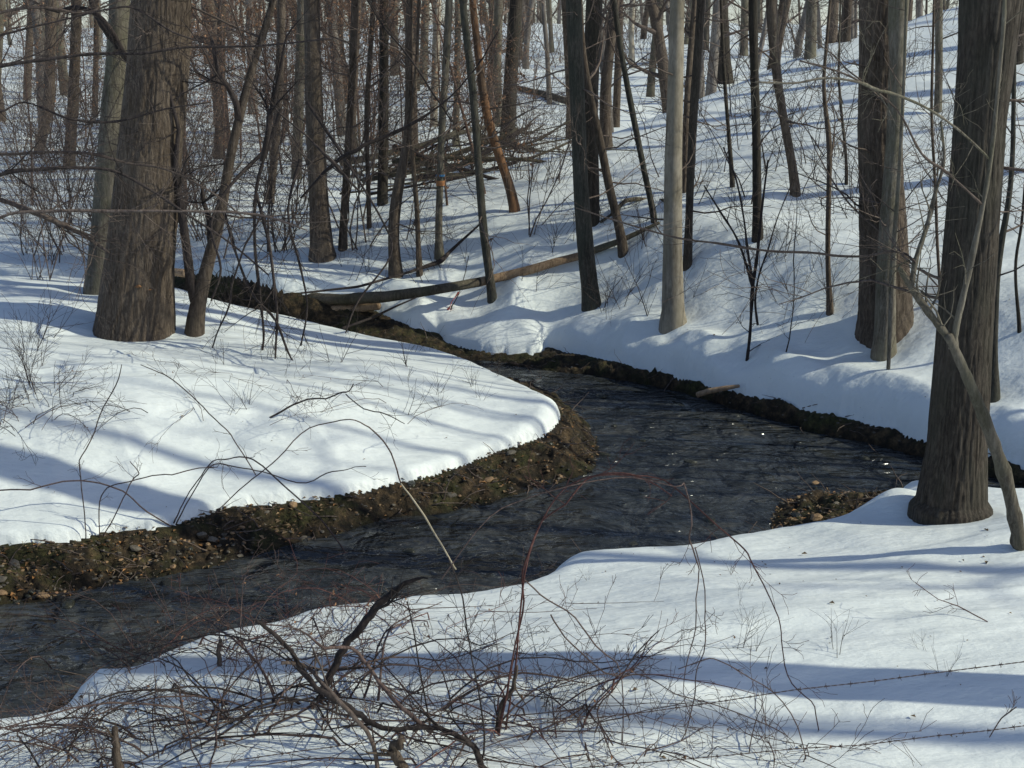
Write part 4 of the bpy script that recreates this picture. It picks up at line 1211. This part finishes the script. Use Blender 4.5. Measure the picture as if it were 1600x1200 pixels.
# ------------------------------------------------------------------ ribbon, tape, fungus
tp = TREES[10]['p']; 
def band(parent, u0, v0, w, hgt, mat, name, y):
    c = at_y(u0, v0, y) - np.array(parent.location); r = w * .5 * px_size(at_y(u0, v0, y)) * 1.16
    an = np.arange(20) * 2 * math.pi / 20; h = hgt * px_size(at_y(u0, v0, y))
    V = [(c[0] + r * math.cos(a), c[1] + r * math.sin(a), c[2] + s * h / 2) for s in (-1, 1) for a in an]
    V += [(c[0] + (r - .003) * math.cos(a), c[1] + (r - .003) * math.sin(a), c[2] + s * h / 2) for s in (-1, 1) for a in an]
    Q = []
    for i in range(20):
        j = (i + 1) % 20
        Q += [(i, j, 20 + j, 20 + i), (40 + j, 40 + i, 60 + i, 60 + j), (20 + i, 20 + j, 60 + j, 60 + i), (j, i, 40 + i, 40 + j)]
    mb = MB(); mb.add(V, Q); return mb.build(name, M[mat], parent, False)
tr = thing('marker_tape', 'blue and orange marker tapes tied round the slim tree above the slope', 'marker tape', at_y(688, 280, tp[1]))
band(tr, 688, 274, 12, 3, 'tape_blue', 'blue_tape', tp[1])
band(tr, 688, 286, 12, 8, 'tape_orange', 'orange_tape', tp[1])
# flagging ribbon trailing from a twig by the stream
rb = [(717, 456), (712, 464), (706, 471), (703, 480), (697, 487), (688, 490), (680, 491)]
P0 = hit(700, 492)
mb = MB(); V = []; 
for i, (u, v) in enumerate(rb):
    q = at_y(u, v, P0[1] + .02 * i); s = px_size(q) * 2.0; a = i * .5
    V += [q + np.array([math.cos(a), .3, math.sin(a)]) * s - P0, q - np.array([math.cos(a), .3, math.sin(a)]) * s - P0]
n = len(rb); V2 = [v + np.array([0, .003, .002]) for v in V]
mb.add(V + V2, [(2 * i, 2 * i + 1, 2 * i + 3, 2 * i + 2) for i in range(n - 1)] + [(2 * n + 2 * i + 1, 2 * n + 2 * i, 2 * n + 2 * i + 2, 2 * n + 2 * i + 3) for i in range(n - 1)])
o = mb.build('flagging_ribbon', M['ribbon_red']); o.location = P0.tolist()
tag(o, 'bright red flagging ribbon trailing over snow above the upstream bank', 'ribbon')
stem('forked_twig', 'thin twig that the red flagging ribbon hangs from', 'twig', [(700, 500, 3), (708, 480, 3), (716, 458, 2), (724, 430, 2), (732, 400, 2)], 'twig_dark', float(P0[1]) + .05, None, 5, .4, seed=301)
# bracket fungus on the massive trunk
t1 = TREES[0]
fr = None
for (u, v, w) in [(230, 437, 11), (246, 443, 8)]:
    c = at_y(219, v, t1['p'][1]); e = at_y(u, v, t1['p'][1])
    Rr = 108 * .5 * px_size(c); dx = e[0] - c[0]; yy = c[1] - math.sqrt(max(.001, Rr * Rr - dx * dx)) - .0
    q = np.array([e[0], yy, e[2]])
    s = w * .5 * px_size(q)
    mb = MB()
    an = np.linspace(0, 2 * math.pi, 15)[:-1]
    V = [(s * math.cos(a), -.6 * s + s * .9 * math.sin(a), -.25 * s) for a in an] + [(s * .5 * math.cos(a), s * .4 * math.sin(a), .3 * s) for a in an] + [(0, 0, .35 * s), (0, 0, -.45 * s)]
    Qf = [(i, (i + 1) % 14, 14 + (i + 1) % 14, 14 + i) for i in range(14)]
    Tf = [(14 + i, 14 + (i + 1) % 14, 28) for i in range(14)] + [((i + 1) % 14, i, 29) for i in range(14)]
    mb.add(V, Qf, Tf)
    o = mb.build('bracket_fungus', M['shelf']); o.location = q.tolist()
    tag(o, ('larger' if w > 9 else 'smaller') + ' orange bracket fungus on the massive left trunk', 'fungus')

# ------------------------------------------------------------------ stream banks: stones, leaves, debris
def rock_mesh(seed, sq=.6):
    rng = np.random.RandomState(seed)
    import bmesh
    bm = bmesh.new(); bmesh.ops.create_icosphere(bm, subdivisions=2, radius=1)
    k = rng.randn(5, 3); k /= np.linalg.norm(k, axis=1, keepdims=True); c = rng.uniform(.55, .85, 5)
    for v in bm.verts:
        p = np.array(v.co)
        for a, cc in zip(k, c):
            d = p @ a
            if d > cc: p = p - a * (d - cc)
        p = p * (1 + .06 * rng.randn()) * np.array([1.15, .85, sq])
        v.co = p
    me = bpy.data.meshes.new('stone'); bm.to_mesh(me); bm.free()
    return me
rock_sets = {}
for mt in ('stone', 'stone_tan', 'stone_wet'):
    rock_sets[mt] = []
    for k in range(4):
        me = rock_mesh(10 + k + len(mt)); me.materials.append(M[mt]); rock_sets[mt].append(me)
def bank_points(n, seed, cond, box=None):
    r = np.random.RandomState(seed); out = []
    while len(out) < n:
        y = np.exp(r.uniform(math.log(6.5), math.log(24), 4000)); x = r.uniform(-.42, .42, 4000) * y
        s, d, ds, dw = terrain(x, y)
        m = cond(x, y, ds, dw, s, d)
        for a, b, c, dd in zip(x[m], y[m], d[m], dw[m]): out.append((a, b, c, dd))
    return out[:n]
nonfar = lambda x, y: (0.68 * (x + .8) + .73 * (y - 18.4)) < -0.35
pts = bank_points(230, 1, lambda x, y, ds, dw, s, d: (ds < -.05) & (dw < .05) & nonfar(x, y))
for i, (x, y, z, dw) in enumerate(pts):
    mt = RNG.choice(['stone', 'stone', 'stone_tan', 'stone_wet'])
    o = link('stone', RNG.choice(rock_sets[mt]), o_dirt)
    s = RNG.choice([.02, .028, .035, .035, .045, .06]); o.location = (x, y, z + s * .1); o.scale = (s, s * RNG.uniform(.7, 1.2), s * .9); o.rotation_euler = (RNG.uniform(-.4, .4), RNG.uniform(-.4, .4), RNG.uniform(0, 6.28))
# named rocks standing in the water
for (u, v, w, lab) in [(107, 944, 34, 'dark round rock in the water at lower left beside the earth bank'), (940, 619, 26, 'flat dark rock in the far bend of the stream'),
                       (944, 710, 18, 'dark rock just off the tip of the left snowbank'), (1004, 688, 14, 'small olive rock in mid stream above the red arching cane'), (928, 683, 16, 'small dark rock beside the mossy tip of the left bank'),
                       (960, 665, 14, 'small dark rock midstream below the trunk reflection'), (1110, 812, 26, 'dark wet rock near the near bank below the cane'), (1350, 716, 20, 'flat rock near the far bank left of the big near trunk'),
                       (1080, 722, 22, 'long low rock in mid stream'), (765, 818, 20, 'dark wet rock near the sunny earth bank'), (1005, 765, 18, 'wet rock under the top of the red arching cane'), (1274, 768, 16, 'pale stone at the tip of the near gravel bar'),
                       (990, 850, 20, 'dark rock just off the near snow edge'), (905, 612, 20, 'low brown rock in the far bend near the left tip'), (640, 860, 22, 'dark submerged rock in the lower stream')]:
    p = at_z(u, v, 0.0); s = w * .5 * px_size(p)
    o = link('rock', rock_sets['stone_tan' if 'pale' in lab else 'stone_wet'][RNG.randrange(4)]); o.location = (p[0], p[1], .0 if 'pale' not in lab else .1)
    o.scale = (s, s * .8, s * .55); o.rotation_euler = (0, 0, RNG.uniform(0, 6.28)); tag(o, lab, 'rock')

# pebbles, leaves, moss and roots too many to count
ico = [(-.52573, 0, .85065), (.52573, 0, .85065), (-.52573, 0, -.85065), (.52573, 0, -.85065), (0, .85065, .52573), (0, .85065, -.52573), (0, -.85065, .52573), (0, -.85065, -.52573), (.85065, .52573, 0), (-.85065, .52573, 0), (.85065, -.52573, 0), (-.85065, -.52573, 0)]
icof = [(0, 1, 4), (0, 4, 9), (9, 4, 5), (4, 8, 5), (4, 1, 8), (8, 1, 10), (8, 10, 3), (5, 8, 3), (5, 3, 2), (2, 3, 7), (7, 3, 10), (7, 10, 6), (7, 6, 11), (11, 6, 0), (0, 6, 1), (6, 10, 1), (9, 11, 0), (9, 2, 11), (9, 5, 2), (7, 11, 2)]
ico = np.array(ico)
def pebbles(n, seed, mat, smin, smax, lab, cond, name='pebbles'):
    r = random.Random(seed); mb = MB()
    for (x, y, z, dw) in bank_points(n, seed, cond):
        s = r.uniform(smin, smax); a = r.uniform(0, 6.28); c, sn = math.cos(a), math.sin(a)
        v = ico * np.array([s * r.uniform(.8, 1.4), s * r.uniform(.6, 1), s * r.uniform(.4, .7)]) * (1 + .15 * NR.randn(12, 1))
        v = np.stack([v[:, 0] * c - v[:, 1] * sn, v[:, 0] * sn + v[:, 1] * c, v[:, 2]], -1)
        mb.add(v + np.array([x, y, z + s * .2]), None, icof)
    o = mb.build(name, M[mat], None, False); tag(o, lab, None, None, 'stuff')
bankc = lambda x, y, ds, dw, s, d: (ds < .02) & (dw < .04)
sunny = lambda x, y, ds, dw, s, d: (ds < .02) & (dw < .04) & nonfar(x, y)
pebbles(1800, 5, 'stone', .008, .025, 'grey pebbles strewn over the bare earth banks', bankc)
pebbles(700, 6, 'stone_tan', .008, .026, 'tan and orange pebbles strewn over the sunny earth bank', sunny)
def litter(n, seed, mat, size, lab, cond, name):
    r = random.Random(seed); mb = MB()
    for (x, y, z, dw) in bank_points(n, seed, cond): leaf_add(mb, np.array([x, y, z + .006 + r.uniform(0, .012)]), size, r, True)
    o = mb.build(name, M[mat], None, False); tag(o, lab, None, None, 'stuff')
litter(1500, 7, 'litter', .035, 'small brown leaf scraps on the earth banks', sunny, 'leaf_litter')
litter(1900, 8, 'litter', .055, 'brown fallen leaves covering the earth banks', sunny, 'leaf_litter')
litter(900, 9, 'litter_orange', .05, 'orange-brown fallen leaves on the sunny earth bank', sunny, 'leaf_litter')
mb = MB(); r = random.Random(4)
for (x, y, z, dw) in bank_points(5200, 12, sunny):
    if vnoise(np.array([x / .5]), np.array([y / .5]), 77)[0] < -.02: continue
    p = np.array([x, y, z]); d = np.array([r.gauss(0, .7), r.gauss(0, .7) - .2, .8]); L = r.uniform(.02, .06)
    P, _ = walk(p, d, L, 2, r, .3, -.3); s = .003
    sd = nrm(np.cross(d, rvec(r))) * s
    mb.add([P[0] - sd, P[0] + sd, P[1] + sd * .7, P[1] - sd * .7, P[2]], [(0, 1, 2, 3)], [(3, 2, 4)])
o = mb.build('bank_moss', M['grassy']); tag(o, 'short olive moss and grass on the earth bank', None, None, 'stuff')
mb = MB()
for (x, y, z, dw) in bank_points(800, 14, lambda x, y, ds, dw, s, d: (ds < .04) & (dw < .02)):
    d = np.array([r.gauss(0, 1), r.gauss(0, .6), r.gauss(-.1, .25)]); L = r.uniform(.12, .45)
    P, _ = walk(np.array([x, y, z + .01]), d, L, 4, r, .2); mb.tube(P, np.linspace(.006, .002, 5) * r.uniform(.6, 1.5), 4)
o = mb.build('dead_sticks', M['twig']); tag(o, 'dead sticks and roots strewn along the earth banks', None, None, 'stuff')
# leaves and bark bits on the snow
mb = MB(); r = random.Random(41); rr = np.random.RandomState(5)
y = np.exp(rr.uniform(math.log(7), math.log(34), 420)); x = rr.uniform(-.4, .4, 420) * y
s, d, ds, dw = terrain(x, y, True)
for a, b, c, e in zip(x, y, s, ds):
    if e > .1: leaf_add(mb, np.array([a, b, c + .008]), .022 if r.random() < .85 else .045, r, True)
o = mb.build('leaf_litter', M['litter']); tag(o, 'scattered brown leaf bits lying on the snow', None, None, 'stuff')

# ------------------------------------------------------------------ barbed wire fence
yf = 6.25
w_pts = [[(2000, 985), (1600, 1034), (1480, 1049), (1360, 1065), (1240, 1078), (1120, 1097), (1000, 1114), (880, 1127), (760, 1139), (640, 1152), (480, 1172), (200, 1212), (-150, 1270)],
         [(2000, 1085), (1600, 1134), (1540, 1142), (1460, 1150), (1350, 1164), (1240, 1170), (1120, 1182), (1000, 1192), (880, 1202), (640, 1230), (480, 1250), (200, 1290), (-150, 1345)]]
pr = at_y(2000, 985, yf); pl = at_y(-150, 1270, yf)
fence = thing('barbed_wire_fence', 'two-strand rusty barbed wire fence crossing the near snow at lower right', 'fence', (pr[0], yf, ground(pr[0], yf)))
fb = np.array(fence.location)
for q in (pr, pl):
    g = ground(q[0], yf); hgt = q[2] - g + .12
    mb = MB(); P = np.array([(0, 0, -.5), (0, 0, 0), (.01, 0, hgt * .5), (0, 0, hgt)]); mb.tube(P + np.array([q[0], yf + .05, g]) - fb, [.055, .055, .052, .048], 12)
    mb.build('post', M['log'], fence)
barb_me = None
for wi, wp in enumerate(w_pts):
    Q = np.array([at_y(u, v, yf) for u, v in wp]) - fb
    s = np.concatenate([[0], np.cumsum(np.linalg.norm(np.diff(Q, axis=0), axis=1))])
    t = np.linspace(0, s[-1], 420); C = np.stack([np.interp(t, s, Q[:, k]) for k in range(3)], -1)
    for _ in range(6): C[1:-1] = (C[:-2] + 2 * C[1:-1] + C[2:]) / 4
    mb = MB()
    for ph in (0, math.pi):
        off = np.stack([0 * t, np.cos(t * 90 + ph), np.sin(t * 90 + ph)], -1) * .0017
        mb.tube(C + off, np.full(len(t), .0017), 4)
    st = mb.build('wire_strand', M['wire'], fence)
    if barb_me is None:
        b = MB()
        for a in (.5, 2.2, 3.6, 5.3):
            v = np.array([math.cos(a) * .35, math.cos(a * 1.7), math.sin(a)]); v = v / np.linalg.norm(v)
            b.tube([(0, 0, 0), v * .009, v * .019], [.0016, .0014, .0005], 4)
        an = np.linspace(0, 4 * math.pi, 17); b.tube(np.stack([np.linspace(-.008, .008, 17), np.cos(an) * .0042, np.sin(an) * .0042], -1), np.full(17, .0012), 4)
        barb_me = b.mesh('barb', M['wire'])
    dist = .06 * wi
    while dist < s[-1]:
        c = np.array([np.interp(dist, t, C[:, k]) for k in range(3)])
        o = link('barb', barb_me, st); o.location = c.tolist(); o.rotation_euler = (RNG.uniform(0, 6.28), 0, 0)
        dist += .122 + RNG.uniform(-.004, .004)

# ------------------------------------------------------------------ foreground brambles
def arc_cane(rng, p, a, L, lift, r):
    n = 9; P = [p]; d = np.array([math.cos(a) * .6, math.sin(a) * .6, lift]); d = nrm(d)
    for i in range(n):
        d = nrm(d + np.array([math.cos(a) * .12, math.sin(a) * .12, -.24 * lift]) + .09 * rvec(rng))
        P.append(P[-1] + d * L / n)
    P = np.array(P)
    return P, np.linspace(r, r * .35, n + 1)
def bramble(label, u, v, n, seed, Lr=(.8, 2.0), spreadxy=.35, rr=(.003, .0075), mats=('cane', 'cane', 'twig_dark'), amean=None, twl=.3):
    rng = random.Random(seed); c = hit(u, v, 2.0)
    root = thing('bramble', label, 'bramble', c)
    for mi, mt in enumerate(mats):
        ml = MB()
        for k in range(n // len(mats)):
            mb = MB()
            a = rng.uniform(0, 6.28) if amean is None else rng.gauss(amean, 1.0)
            q = np.array([rng.gauss(0, spreadxy), rng.gauss(0, spreadxy * .6), 0])
            q[2] = -.08
            r = rng.uniform(*rr)
            P, R = arc_cane(rng, q, a, rng.uniform(*Lr), rng.uniform(.3, 1.2), r)
            # keep above the snow
            X = P[:, 0] + c[0]; Y = P[:, 1] + c[1]
            sn, dd, ds, dw = terrain(X, Y); g = np.maximum(sn, 0.05) - c[2]
            P[1:, 2] = np.maximum(P[1:, 2], g[1:] + .02 + .05 * rng.random())
            mb.tube(P, R, 5, cap=False)
            for t in range(rng.randint(2, 6)):
                i = rng.randint(1, len(P) - 2)
                grow(mb, P[i], nrm(P[i + 1] - P[i]) + .9 * rvec(rng) + np.array([0, 0, .25]), twl * rng.uniform(.3, 1.4), max(.0017, R[i] * .5), 1, rng, 3, up=0, wob=.2, rmin=.0015)
            if rng.random() < .35:
                for t in range(rng.randint(1, 4)): leaf_add(ml, P[rng.randint(3, len(P) - 1)], .028, rng)
            mb.build('cane', M[mt], root)
        if ml.n: ml.build('dead_leaves', M['leaf'], root)['kind'] = 'stuff'
    return root
bramble('densest dark bramble thicket at bottom, around the forked grey stem', 520, 1120, 54, 1, (.7, 1.9), .42, (.004, .0095))
bramble('bramble thicket at the bottom left corner near the broken stub', 230, 1170, 36, 2, (.6, 1.5), .38, (.003, .007))
bramble('reddish bramble reaching over the lower stream at left', 330, 1020, 42, 3, (.6, 1.5), .40, (.0028, .0055), ('cane_red', 'cane', 'cane'), None, .26)
bramble('bramble clump with bent tan stems at bottom centre', 790, 1130, 30, 4, (.6, 1.5), .28, (.003, .007), ('cane', 'cane_red', 'cane'))
bramble('bramble canes sprawling on snow between centre clump and wire fence', 930, 1150, 14, 5, (.5, 1.3), .25, (.002, .005), ('cane', 'cane'))
bramble('thin bramble wisps in front of the lower stream at centre', 620, 960, 26, 6, (.5, 1.2), .42, (.0025, .005), ('cane', 'cane_red'), None, .24)
bramble('sparse thin canes crossing the wire fence at bottom right', 1225, 1185, 8, 7, (.4, 1.1), .12, (.002, .004), ('cane', 'cane'))
bramble('thin cane tuft beside the lower stream edge at far left', 90, 1160, 22, 8, (.4, 1.0), .3, (.0025, .005), ('cane', 'cane'))

bramble('wiry tuft of thin twigs at the left edge of the upper snowbank', 30, 640, 26, 9, (.5, 1.3), .45, (.0025, .005), ('cane', 'twig_dark'), None, .3)
bramble('sparse thin arching wisps low on the left snowbank below the massive trunk', 300, 640, 8, 10, (.7, 1.6), .9, (.0025, .004), ('cane', 'twig'), None, .3)
bramble('sparse thin wisps on the middle of the left snowbank', 560, 600, 7, 11, (.5, 1.2), .9, (.002, .004), ('cane',), None, .25)

def cane(label, pts, mat, y=None, kids=4, kl=.25, seed=0, yend=None, name='arching_cane'):
    return stem(name, label, 'cane', pts, mat, y, 'single canes arching over the stream and snow', kids, kl, seed=400 + seed, yend=yend, sides=6)
cane('red cane arching high over the stream then down the near snow', [(778, 1145, 6), (795, 1050, 5), (818, 960, 5), (818, 890, 5), (845, 820, 5), (890, 765, 5), (940, 740, 5), (985, 735, 4), (1040, 755, 4), (1095, 800, 4), (1140, 840, 4), (1180, 890, 4), (1212, 960, 3), (1222, 1010, 3), (1236, 1065, 3), (1275, 1105, 3), (1283, 1170, 3)], 'cane_red', None, 12, .25, 1)
cane('second red cane arching just beneath the highest one', [(790, 1140, 5), (805, 1060, 5), (818, 900, 5), (860, 800, 4), (920, 755, 4), (975, 744, 4), (1020, 752, 4), (1050, 775, 3)], 'cane_red', None, 3, .2, 2)
cane('dark cane arching low over water and hanging to the near snow', [(690, 905, 4), (770, 800, 3), (850, 765, 3), (960, 752, 3), (1060, 762, 3), (1073, 770, 4), (1076, 830, 4), (1087, 860, 4), (1096, 900, 3), (1090, 960, 3), (1078, 1020, 3), (1072, 1080, 2), (1085, 1130, 2)], 'cane', 7.2, 5, .2, 3)
cane('thin cane hanging beside the arching pair over the near snow', [(1086, 855, 3), (1100, 930, 3), (1104, 985, 3), (1090, 1040, 3), (1088, 1100, 3), (1070, 1150, 3), (1035, 1190, 3)], 'cane', 7.2, 4, .2, 4)
cane('thick dark branch leaning up right out of the bottom thicket', [(500, 1090, 12), (515, 1050, 12), (540, 1010, 12), (575, 965, 13), (600, 940, 12), (625, 920, 9), (645, 910, 6), (668, 904, 4)], 'twig_dark', 7.6, 5, .4, 5)
cane('thick stem curving from bottom centre left into the thicket', [(758, 1205, 11), (735, 1170, 10), (705, 1148, 10), (660, 1142, 9), (610, 1142, 9), (560, 1120, 10), (520, 1085, 10), (470, 1045, 8), (430, 1005, 8), (400, 970, 6)], 'twig_dark', None, 10, .4, 6)
cane('straight grey stem lying across the bottom thicket', [(590, 1205, 7), (575, 1150, 7), (550, 1110, 8), (515, 1075, 8), (480, 1050, 7), (440, 1035, 6)], 'twig', None, 6, .4, 7)
cane('red-brown cane curving low right from the bottom thicket', [(410, 975, 4), (470, 985, 5), (520, 1010, 6), (570, 1045, 6), (620, 1090, 7), (660, 1125, 8), (675, 1142, 8)], 'cane', 6.9, 8, .3, 8)
cane('long cane running level from the thicket to the centre clump', [(560, 1060, 4), (600, 1042, 5), (660, 1042, 5), (700, 1048, 4), (760, 1052, 4), (800, 1055, 3)], 'cane', 6.9, 8, .3, 9)
cane('cane arching over the left snowbank down into the stream', [(340, 798, 3), (380, 760, 3), (425, 722, 3), (470, 680, 3), (520, 660, 3), (555, 658, 3), (585, 675, 4), (612, 708, 4), (626, 755, 4)], 'cane', 9.9, 2, .3, 10)
cane('straw coloured cane slanting down over the earth bank and water', [(626, 755, 4), (655, 795, 5), (680, 835, 5), (700, 865, 5), (712, 890, 4)], 'cane_pale', 9.9, 0, .1, 11)
cane('long brown cane arching at the left edge onto the earth bank', [(268, 822, 4), (220, 785, 4), (180, 765, 4), (130, 754, 4), (70, 756, 4), (0, 766, 4), (-60, 785, 3)], 'cane', None, 2, .3, 12)
cane('tall slim cane standing straight on the left bank edge', [(134, 842, 3), (129, 790, 3), (128, 730, 3), (133, 700, 3), (150, 655, 3), (178, 605, 3), (190, 570, 2)], 'cane', None, 2, .25, 13)
cane('bending cane with a sharp kink left of the looping pair', [(160, 840, 3), (180, 805, 3), (195, 775, 3), (206, 752, 3), (216, 738, 3), (203, 721, 2)], 'cane', None, 5, .2, 14)
cane('looping cane rising from the bank root clump, left of the pair', [(272, 818, 4), (285, 790, 3), (300, 762, 3), (325, 728, 3), (350, 716, 3), (380, 716, 4), (410, 732, 4), (450, 765, 4), (500, 810, 4), (540, 860, 4), (565, 895, 3)], 'cane', None, 2, .25, 15)
cane('second looping cane rising from the bank root clump, right of the pair', [(275, 820, 4), (300, 775, 3), (335, 727, 3), (380, 731, 3), (420, 740, 3), (478, 752, 3), (520, 738, 3), (550, 735, 2), (572, 729, 2)], 'cane', None, 2, .25, 16)
cane('zigzag cane crossing the left snowbank from the bank edge', [(156, 842, 3), (155, 785, 3), (172, 762, 3), (215, 750, 3), (262, 737, 3), (300, 734, 3), (340, 730, 2)], 'cane', None, 3, .25, 17)
cane('dark twig resting across the middle of the left snowbank', [(422, 652, 5), (450, 637, 5), (490, 622, 4), (525, 615, 4), (545, 610, 3), (552, 600, 3)], 'twig_dark', None, 4, .4, 18, name='fallen_twig')
cane('thin curved twig dropping right across the left snowbank', [(540, 616, 3), (570, 635, 3), (600, 645, 3), (632, 662, 2)], 'twig_dark', 12.5, 4, .3, 19, name='fallen_twig')
cane('long cane descending over the left snowbank from the brush', [(400, 742, 3), (372, 700, 3), (345, 665, 3), (310, 625, 3), (270, 595, 3), (220, 570, 2)], 'cane', 11.5, 4, .3, 20)
cane('cane over the near snow leaning up right beside the fence', [(958, 1165, 4), (930, 1110, 4), (960, 1075, 4), (995, 1030, 4), (1030, 985, 3)], 'cane', 6.9, 5, .3, 21)
cane('cane dipping from the near bank edge toward the fence', [(820, 905, 4), (860, 935, 4), (910, 980, 4), (950, 1025, 4), (970, 1060, 3), (972, 1180, 3)], 'cane', 7.2, 6, .3, 22)
cane('long thin cane running right across the near snow under the wire', [(860, 960, 4), (900, 1000, 4), (960, 1060, 4), (1030, 1080, 3), (1090, 1100, 3), (1200, 1135, 3), (1230, 1150, 3)], 'cane', 7.1, 8, .3, 23)
cane('upright dark cane in the bottom centre clump', [(752, 1195, 5), (754, 1130, 5), (748, 1060, 4), (735, 990, 4), (720, 930, 4), (700, 870, 3)], 'twig_dark', None, 5, .3, 24)
cane('upright cane between thicket and centre clump', [(672, 1135, 5), (655, 1060, 4), (645, 1000, 4), (636, 940, 3)], 'twig_dark', None, 5, .3, 25)
cane('small curled cane loop on the near snow by the fence', [(1060, 1045, 3), (1100, 1028, 3), (1140, 1040, 3), (1180, 1070, 3), (1230, 1110, 3), (1260, 1190, 3)], 'cane', 7.0, 4, .2, 26)
cane('dry reddish twig lying on the near snow at right', [(1543, 972, 3), (1500, 952, 3), (1465, 932, 2), (1430, 910, 2)], 'cane_red', None, 6, .2, 27, name='fallen_twig')
cane('short twig leaning on the lower wire at the right edge', [(1546, 1152, 3), (1566, 1125, 4), (1588, 1105, 3)], 'cane', 6.3, 2, .1, 28, name='fallen_twig')
# broken stubs in the thicket
for (u, v, pts, lab) in [(185, 1200, [(188, 1215, 16), (186, 1185, 15), (182, 1160, 13), (179, 1138, 10)], 'broken grey stub standing at the bottom left'),
                         (620, 1195, [(628, 1210, 18), (622, 1175, 16), (620, 1155, 14), (628, 1148, 9)], 'broken brown stub at bottom centre behind the thick stem'),
                         (343, 1030, [(344, 1040, 8), (345, 1015, 7), (344, 1000, 6)], 'short reddish stub at the near water edge'),
                         (780, 1145, [(776, 1145, 9), (790, 1110, 8), (802, 1075, 7), (808, 1040, 5)], 'leaning brown stub in the bottom centre clump')]:
    stem('broken_stub', lab, 'stub', pts, 'bark_brown', None, None, 2, .15, seed=v, sides=9)
# ------------------------------------------------------------------ labels of repeats: place each by its nearest named tree
MARK = {0: 'massive left trunk', 1: 'lichen-lit left tree', 2: 'big near right trunk', 3: 'broad dark trunk', 5: 'smooth pale tree', 6: 'greenish centre trunk',
        7: 'thin dark tree before the log', 8: 'bowed grey tree', 10: 'tape-banded tree', 11: 'stout flared tree', 14: 'rusty leaning tree', 16: 'thin left-curving tree',
        18: 'ridge crest tree', 22: 'dark crest trunk', 23: 'straight dark slope trunk', 24: 'left-leaning slope trunk', 25: 'slim slope sapling', 32: 'small forked tree',
        34: 'kinked far trunk', 36: 'thin far left trunk', 39: 'hazy brown trunk', 47: 'broad centre far trunk'}
ORD = ['nearest', 'second', 'third', 'fourth', 'fifth', 'sixth', 'seventh', 'eighth', 'ninth', 'tenth', 'eleventh', 'twelfth', 'thirteenth', 'fourteenth', 'fifteenth', 'sixteenth', 'seventeenth', 'eighteenth', 'nineteenth', 'twentieth']
def scr(p):
    dz = p[2] - CAM_H; zc = p[1] * cp - dz * sp_; yc = p[1] * sp_ + dz * cp
    return 800 + F_PX * p[0] / zc, 600 - F_PX * yc / zc
marks = [(scr(TREES[i]['p']), n) for i, n in MARK.items()]
byg = {}
for o in bpy.data.objects:
    g = o.get('group')
    if o.parent is None and g and g not in ('bare trees along the skyline', 'single canes arching over the stream and snow', 'trees on the slope outside the right edge'):
        byg.setdefault(g, []).append(o)
for g, L in byg.items():
    bk = {}
    for o in L:
        u, v = scr(o.location)
        best = min(marks, key=lambda m: abs(m[0][0] - u) + .35 * abs(m[0][1] - v))
        side = 'left' if u < best[0][0] else 'right'
        bk.setdefault((best[1], side), []).append((abs(u - best[0][0]), o))
    for (mn, side), q in bk.items():
        q.sort(key=lambda t: t[0])
        for k, (_, o) in enumerate(q):
            o['label'] = '%s, %s to the %s of the %s' % (o['label'], ORD[min(k, len(ORD) - 1)], side, mn)
print('objects', len(bpy.data.objects))
